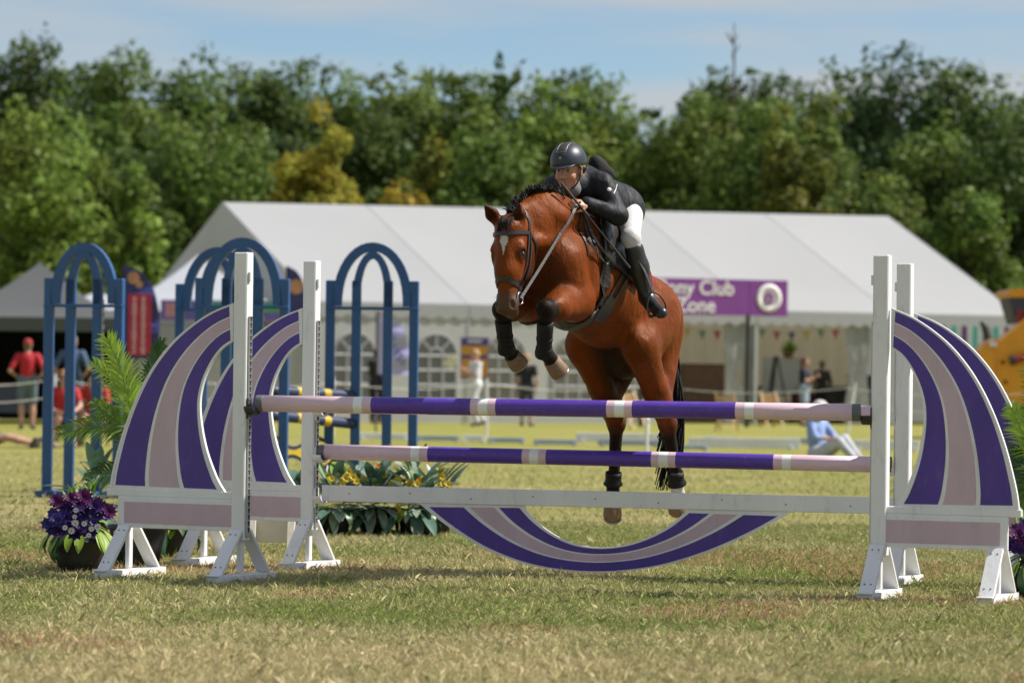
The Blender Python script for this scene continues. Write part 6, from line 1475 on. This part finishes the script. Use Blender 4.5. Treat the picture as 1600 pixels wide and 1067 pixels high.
fl_spots = [('m', 112, 780), ('v', 122, 788), ('m', 132, 778), ('v', 104, 795), ('v', 135, 795), ('m', 90, 784), ('v', 102, 808), ('b', 84, 802), ('b', 75, 818), ('b', 82, 828), ('v', 95, 826), ('b', 92, 812), ('v', 118, 812), ('b', 130, 806), ('b', 152, 802), ('v', 148, 792), ('m', 152, 788), ('v', 160, 796), ('v', 140, 830), ('v', 118, 832), ('b', 165, 806), ('v', 108, 820), ('v', 128, 822), ('b', 146, 816), ('m', 170, 800),
            ('w', 119, 797), ('w', 117, 807), ('w', 118, 817), ('w', 132, 818), ('w', 143, 826), ('w', 102, 824), ('w', 112, 829), ('w', 139, 836), ('w', 153, 823), ('w', 180, 815), ('w', 182, 832)]
FPc = on_ground(126, 19.65); flower_pot(FPc, 'black planter of purple and white flowers at the left near wing', fl_spots, 19.6, 3, .2, 0, .20, .13, .17)
r = random.Random(8); sp2 = [(r.choice('vvbm'), r.uniform(1580, 1660), r.uniform(820, 862)) for _ in range(34)] + [('b', 1590, 838), ('v', 1583, 852), ('b', 1596, 826)]
flower_pot(on_ground(1622, 18.4), 'planter of purple flowers cut by the right edge beneath the palm', sp2, 18.4, 5, .2, 0, .16, .13, .17)
def bush_pot(c, label, n, leafset, seed, spread, h, flowers=(), pm=POTB, ph=.2, pr=.13):
    r = random.Random(seed); f = empty('potted_plant', c, 0, label, 'plant', 'potted plants beside the oxer'); pot(c, pr * .8, pr, ph, pm, f); cc = c + Vector((0, 0, ph))
    for k in range(n):
        a = r.random() * 6.283; e = r.uniform(-.75, 1.3); d = Vector((math.cos(a) * math.cos(e), math.sin(a) * math.cos(e), math.sin(e))); p = cc + Vector((d.x * spread * r.uniform(.1, .8), d.y * spread * .6, max(d.z, 0) * h * r.uniform(.2, .75))); put('leaf', LM[r.choice(leafset)], f, p, d, sc=r.uniform(.7, 1.25))
    for kind, px, py in flowers:
        p = at(px, py, c.y - .12 - .1 * r.random()); q = Vector((.1, -.9, .35)).normalized().to_track_quat('Z', 'Y').to_matrix().to_4x4() @ Matrix.Rotation(r.random() * 6, 4, 'Z') @ Matrix.Scale(r.uniform(.55, .9), 4); q.translation = p; o = bpy.data.objects.new('flower', BM_[kind]); COL.objects.link(o); o.parent = f; o.matrix_parent_inverse = parent_world(f).inverted(); o.matrix_basis = q
    return f
bush_pot(on_ground(522, 24.4), 'bluish leafy plant with yellow flowers behind the far left post', 95, (2, 3, 3, 0, 4), 1, .26, .36, [('y', 518, 748), ('y', 540, 748), ('y', 552, 746), ('o', 590, 728), ('y', 535, 756), ('y', 512, 742), ('y', 556, 752), ('y', 545, 737), ('w', 525, 750)])
bush_pot(on_ground(585, 24.6), 'white-veined leafy plant with yellow flowers left of the half-moon filler', 95, (2, 3, 3, 2, 3), 2, .26, .36, [('y', 568, 748), ('y', 580, 744), ('y', 612, 757), ('y', 621, 750), ('y', 600, 742), ('y', 586, 756), ('w', 560, 730)])
bush_pot(on_ground(648, 24.5), 'tall dark leafy plant with yellow flowers, top above the middle pole', 95, (2, 2, 3, 4, 0), 3, .20, .46, [('y', 640, 755), ('y', 652, 757), ('y', 688, 735), ('y', 690, 745), ('y', 622, 792), ('y', 625, 800), ('y', 700, 757), ('o', 655, 751), ('y', 692, 757)])
bush_pot(on_ground(680, 24.9), 'low green plant at the upper end of the half-moon filler', 60, (4, 2, 0), 4, .2, .24, [('y', 686, 760)])
bush_pot(on_ground(460, 25.2), 'blue-green plant hidden between the left far wing and post', 50, (2, 4), 6, .2, .36)
bush_pot(on_ground(150, 24.6), 'blue-green leafy plant beneath the palm at the leftmost arch', 50, (2, 2, 4), 9, .2, .42)
bush_pot(on_ground(234, 20.9), 'ferny plant in a ribbed green pot under the left near wing', 40, (0, 4, 5), 7, .14, .14, (), POTG, .24, .12)
bush_pot(on_ground(272, 21.2), 'bright leafy plant in a dark pot under the left near wing', 44, (0, 4, 1), 8, .16, .16, (), POTB, .2, .13)
# ================================================================== TREES
def leaf_tree_mat(name): return mat(name, (1, 1, 1), .55, .15, 2, attr='col', transl=.42, spec=.2)
BARK = mat('bark', (.10, .085, .07), .9, .25, 6, .5, 12, stretch=(1, 1, .2))
def tree(px, py_top, Y_, wpx, col, label, seed, n=11000, leaf=.20, trunk_h=.3, spiky=.3, low=0.4, squash=1.0, group='trees behind the tents'):
    r = np.random.default_rng(seed); base = on_ground(px, Y_); top = at(px, py_top, Y_).z; W = wpx * Y_ / F_PX / 2
    root = empty('tree', base, 0, label, 'tree', group)
    # crown: clumps spread over a lumpy egg; leaves gather near the clump shells
    nc = 95; d = r.normal(0, 1, (nc, 3)); d /= np.linalg.norm(d, axis=1)[:, None]; rad = r.random(nc) ** .33
    zc = low + (top - low) * .50; hz = (top - low) * .50
    env = 1 - .18 * np.clip(d[:, 2], 0, 1) * spiky
    C = np.stack([d[:, 0] * rad * W * .92 * env, d[:, 1] * rad * W * .70 * squash * env, zc + d[:, 2] * rad * hz * .84], 1)
    cr = (.16 + .14 * r.random(nc)) * min(W, hz) * 1.15
    nt = int(9 * spiky + 4)   # leading shoots break the outline
    T = np.stack([r.normal(0, .38, nt) * W, r.normal(0, .3, nt) * W, np.full(nt, 0.0)], 1); T[:, 2] = zc + hz * (np.sqrt(np.clip(1 - (T[:, 0] / W) ** 2, .05, 1)) * .93 + r.uniform(-.12, .02, nt))
    C = np.concatenate([C, T]); cr = np.concatenate([cr, r.uniform(.08, .13, nt) * min(W, hz)])
    vol = cr ** 2; k = r.choice(len(C), n, p=vol / vol.sum()); u = r.normal(0, 1, (n, 3)); u /= np.linalg.norm(u, axis=1)[:, None]; rr = r.random(n) ** .33
    P = C[k] + u * (cr[k] * (.35 + .75 * rr))[:, None] * np.array([1, 1, .92]); P += r.normal(0, .07, (n, 3)); 
    sh = k >= nc; P[sh, 2] += r.exponential(.12, sh.sum()) * (.3 + spiky)
    P = P[P[:, 2] > .3]; n = len(P); k = k[:n]
    N = u[:n] * .6 + r.normal(0, .6, (n, 3)) + np.array([.1, -.1, .45]); N /= np.linalg.norm(N, axis=1)[:, None]
    a = np.cross(N, r.normal(0, 1, (n, 3))); a /= np.linalg.norm(a, axis=1)[:, None]; b = np.cross(N, a); s = leaf * (.6 + .8 * r.random(n)); a *= s[:, None]; b *= (s * .52)[:, None]
    V = np.stack([P - a, P + b - a * .1, P + a, P - b - a * .1], 1).reshape(-1, 3); Fq = np.arange(n * 4).reshape(n, 4)
    c0 = np.array(col); cl = c0[None] * (1 + .22 * r.normal(0, 1, len(C)))[:, None].clip(.55, 1.6); cc = cl[k] * (1 + .20 * r.normal(0, 1, n))[:, None].clip(.5, 1.7)
    wv = r.random(len(C)); cc[:, 0] *= (1 + .25 * (wv[k] - .5)); V = V - np.array([0, 0, 0])
    link_mesh('crown', quick_mesh('crown', V, Fq, leaf_tree_mat('tree_leaves'), False, np.repeat(np.clip(cc, .002, 1), 4, 0)), root, 'local')
    m = MB(); q = [Vector((0, 0, -.1)), Vector((.1, .05, top * .25)), Vector((-.05, .1, top * .55)), Vector((.05, 0, top * .86))]; m.tube(catmull(q, 4), [.28 * (1 - .07 * i) * min(W / 3, 1.2) for i in range(13)], 8); 
    tr = m.build('trunk', BARK, root, 'local')
    for j in range(7):
        c = Vector(C[int(r.integers(0, nc))]); z0 = min(max(c.z * .55, 1.0), top * .7); MB().tube(catmull([Vector((0, 0, z0)), (Vector((0, 0, z0)) + c) / 2 + Vector((0, 0, .25)), c], 3), [.10, .085, .07, .06, .045, .035, .02], 6).build('limb', BARK, tr, 'local')
    return root
DG = (.080, .125, .030); MG = (.125, .190, .038); LG = (.185, .260, .050); OG = (.135, .190, .042); YE = (.34, .315, .045); BG = (.055, .098, .034)
TREES = [
    # px, top, depth, width, colour, label
    (40, 42, 122, 190, DG, 'tall dark tree in the top left corner', 1, .9), (-60, 70, 126, 200, DG, 'dark tree cut by the left edge', 2, .5), (190, 66, 121, 170, MG, 'tall dark green tree second from the top left corner', 3, .9), (300, 72, 124, 190, DG, 'dark tree behind the ridge end of the marquee', 4, .8), (405, 96, 120, 150, DG, 'dark tree left of the golden tree', 5, .5),
    (50, 150, 104, 215, LG, 'light green ash tree above the grey gazebo', 6, .5), (325, 105, 109, 215, MG, 'broad round green tree above the marquee\'s left end', 7, .3), (180, 215, 106, 150, DG, 'dark shrubby tree between the two left ash trees', 8, .4), (205, 250, 101, 80, LG, 'slender light green sapling left of the marquee', 9, .6),
    (492, 146, 106, 108, YE, 'golden yellow autumn tree above the marquee', 10, .4), (520, 84, 122, 170, MG, 'green tree behind the golden tree', 11, .8), (640, 100, 119, 180, OG, 'olive green tree right of the golden tree', 12, .6), (630, 272, 101, 92, (.36, .27, .035), 'low orange bush above the marquee ridge', 13, .3), (672, 195, 106, 70, (.21, .22, .038), 'yellowing small tree above the orange bush', 14, .5),
    (728, 96, 117, 160, MG, 'green tree left of the rider\'s helmet', 15, .6), (778, 80, 125, 70, DG, 'narrow spire-topped dark tree left of the rider', 16, 1.0), (850, 104, 112, 190, LG, 'light green tree directly behind the rider\'s helmet', 17, .4), (945, 106, 113, 175, LG, 'light green rounded tree right of the rider', 18, .3), (760, 180, 105, 170, MG, 'mid green tree above the horse\'s ears', 19, .3),
    (1075, 118, 111, 190, OG, 'olive green bushy tree right of the rider', 20, .7), (1110, 95, 123, 150, DG, 'dark tree behind the thin bare leader', 21, .8), (1195, 92, 124, 150, DG, 'dark rounded tree in the middle right', 22, .5), (1180, 150, 108, 190, MG, 'mid green tree above the purple sign', 23, .5), (1235, 160, 106, 110, (.17, .19, .035), 'yellow tinged tree above the marquee\'s right half', 24, .6),
    (1290, 130, 113, 150, OG, 'olive tree right of the yellow tinged one', 25, .5), (1400, 56, 120, 220, BG, 'large dark domed tree at the upper right', 26, .4), (1520, 92, 119, 180, DG, 'dark green tree at the right behind the loader', 27, .6), (1610, 120, 121, 190, MG, 'green tree cut by the right edge', 28, .6), (1460, 175, 106, 180, MG, 'mid green bushy tree above the marquee\'s right end', 29, .5), (1570, 170, 104, 190, DG, 'dark bush tree above the loader', 30, .5), (1390, 270, 102, 120, OG, 'olive shrub at the right end of the marquee ridge', 31, .7), (1690, 100, 112, 200, MG, 'green tree just outside the right edge', 32, .4), (1010, 160, 121, 130, DG, 'dark lower tree in the gap right of the rider', 33, .5), (585, 150, 108, 140, DG, 'dark green tree behind the orange bush', 34, .4), (430, 200, 112, 150, BG, 'lower dark tree left of the golden tree', 35, .3), (110, 120, 116, 180, MG, 'mid green tree behind the light green ash', 36, .5), (1520, 280, 101, 130, MG, 'green shrub behind the marquee\'s right corner', 37, .5), (255, 190, 113, 150, BG, 'dark tree behind the slender sapling', 38, .3), (115, 84, 128, 235, DG, 'dark tree between the two tall trees at top left', 41, .35), (250, 76, 128, 235, DG, 'dark tree left of the round green tree', 42, .35), (360, 86, 128, 235, DG, 'dark tree above the marquee gable', 43, .35), (465, 88, 128, 235, DG, 'dark tree behind the left side of the golden tree', 44, .35), (585, 94, 128, 235, DG, 'dark tree right of the golden tree', 45, .35), (700, 94, 128, 235, DG, 'dark tree between the two trees left of the rider', 46, .35), (820, 104, 128, 235, DG, 'dark tree left behind the rider', 47, .35), (905, 98, 128, 235, DG, 'dark tree between the two light trees behind the rider', 48, .35), (1150, 100, 128, 235, DG, 'dark tree beneath the thin bare leader', 49, .35), (1260, 96, 128, 235, DG, 'dark tree left of the large dark domed tree', 50, .35), (1330, 88, 128, 235, DG, 'dark tree at the left flank of the domed tree', 51, .35), (1470, 81, 128, 235, DG, 'dark tree at the right flank of the domed tree', 52, .35), (1570, 102, 128, 235, DG, 'dark tree near the right edge', 53, .35), (20, 86, 128, 235, DG, 'dark tree behind the top left tree', 54, .35)]
TREES += [(-190, 80, 118, 200, MG, 'green tree far beyond the left edge', 61, .5), (-340, 95, 121, 220, DG, 'dark tree second beyond the left edge', 62, .5), (-500, 85, 119, 220, MG, 'green tree third beyond the left edge', 63, .5), (1800, 95, 118, 210, DG, 'dark tree second beyond the right edge', 64, .5), (1940, 85, 121, 220, MG, 'green tree third beyond the right edge', 65, .5)]
for px, ty, Y_, w, c, lb, sd_, sp in TREES: tree(px, ty, Y_, w * 1.25, c, lb, 100 + sd_, n=12500 if Y_ > 127 else 14500 if w > 100 else 7000, spiky=sp * .7, leaf=.16 if Y_ > 127 else .135 if Y_ > 110 else .115)
# thin bare leader standing above the tree line
sp_ = empty('bare_sapling', on_ground(1140, 121.5), 0, 'thin leafless leader rising above the tree line', 'tree'); b = on_ground(1140, 121.5); m = MB(); tp_ = at(1140, 36, 121.5).z; m.tube([b, b + Vector((.1, 0, tp_ * .6)), b + Vector((0, 0, tp_))], [.12, .07, .02], 6); m.build('stem', BARK, sp_); r = random.Random(3)
for k in range(16):
    z = tp_ * r.uniform(.78, .98); a = r.random() * 6.28; m = MB(); p = b + Vector((.03, 0, z)); m.tube([p, p + Vector((math.cos(a) * .35, math.sin(a) * .35, .5)) * r.uniform(.4, 1)], [.035, .012], 5); m.build('twig', BARK, sp_)
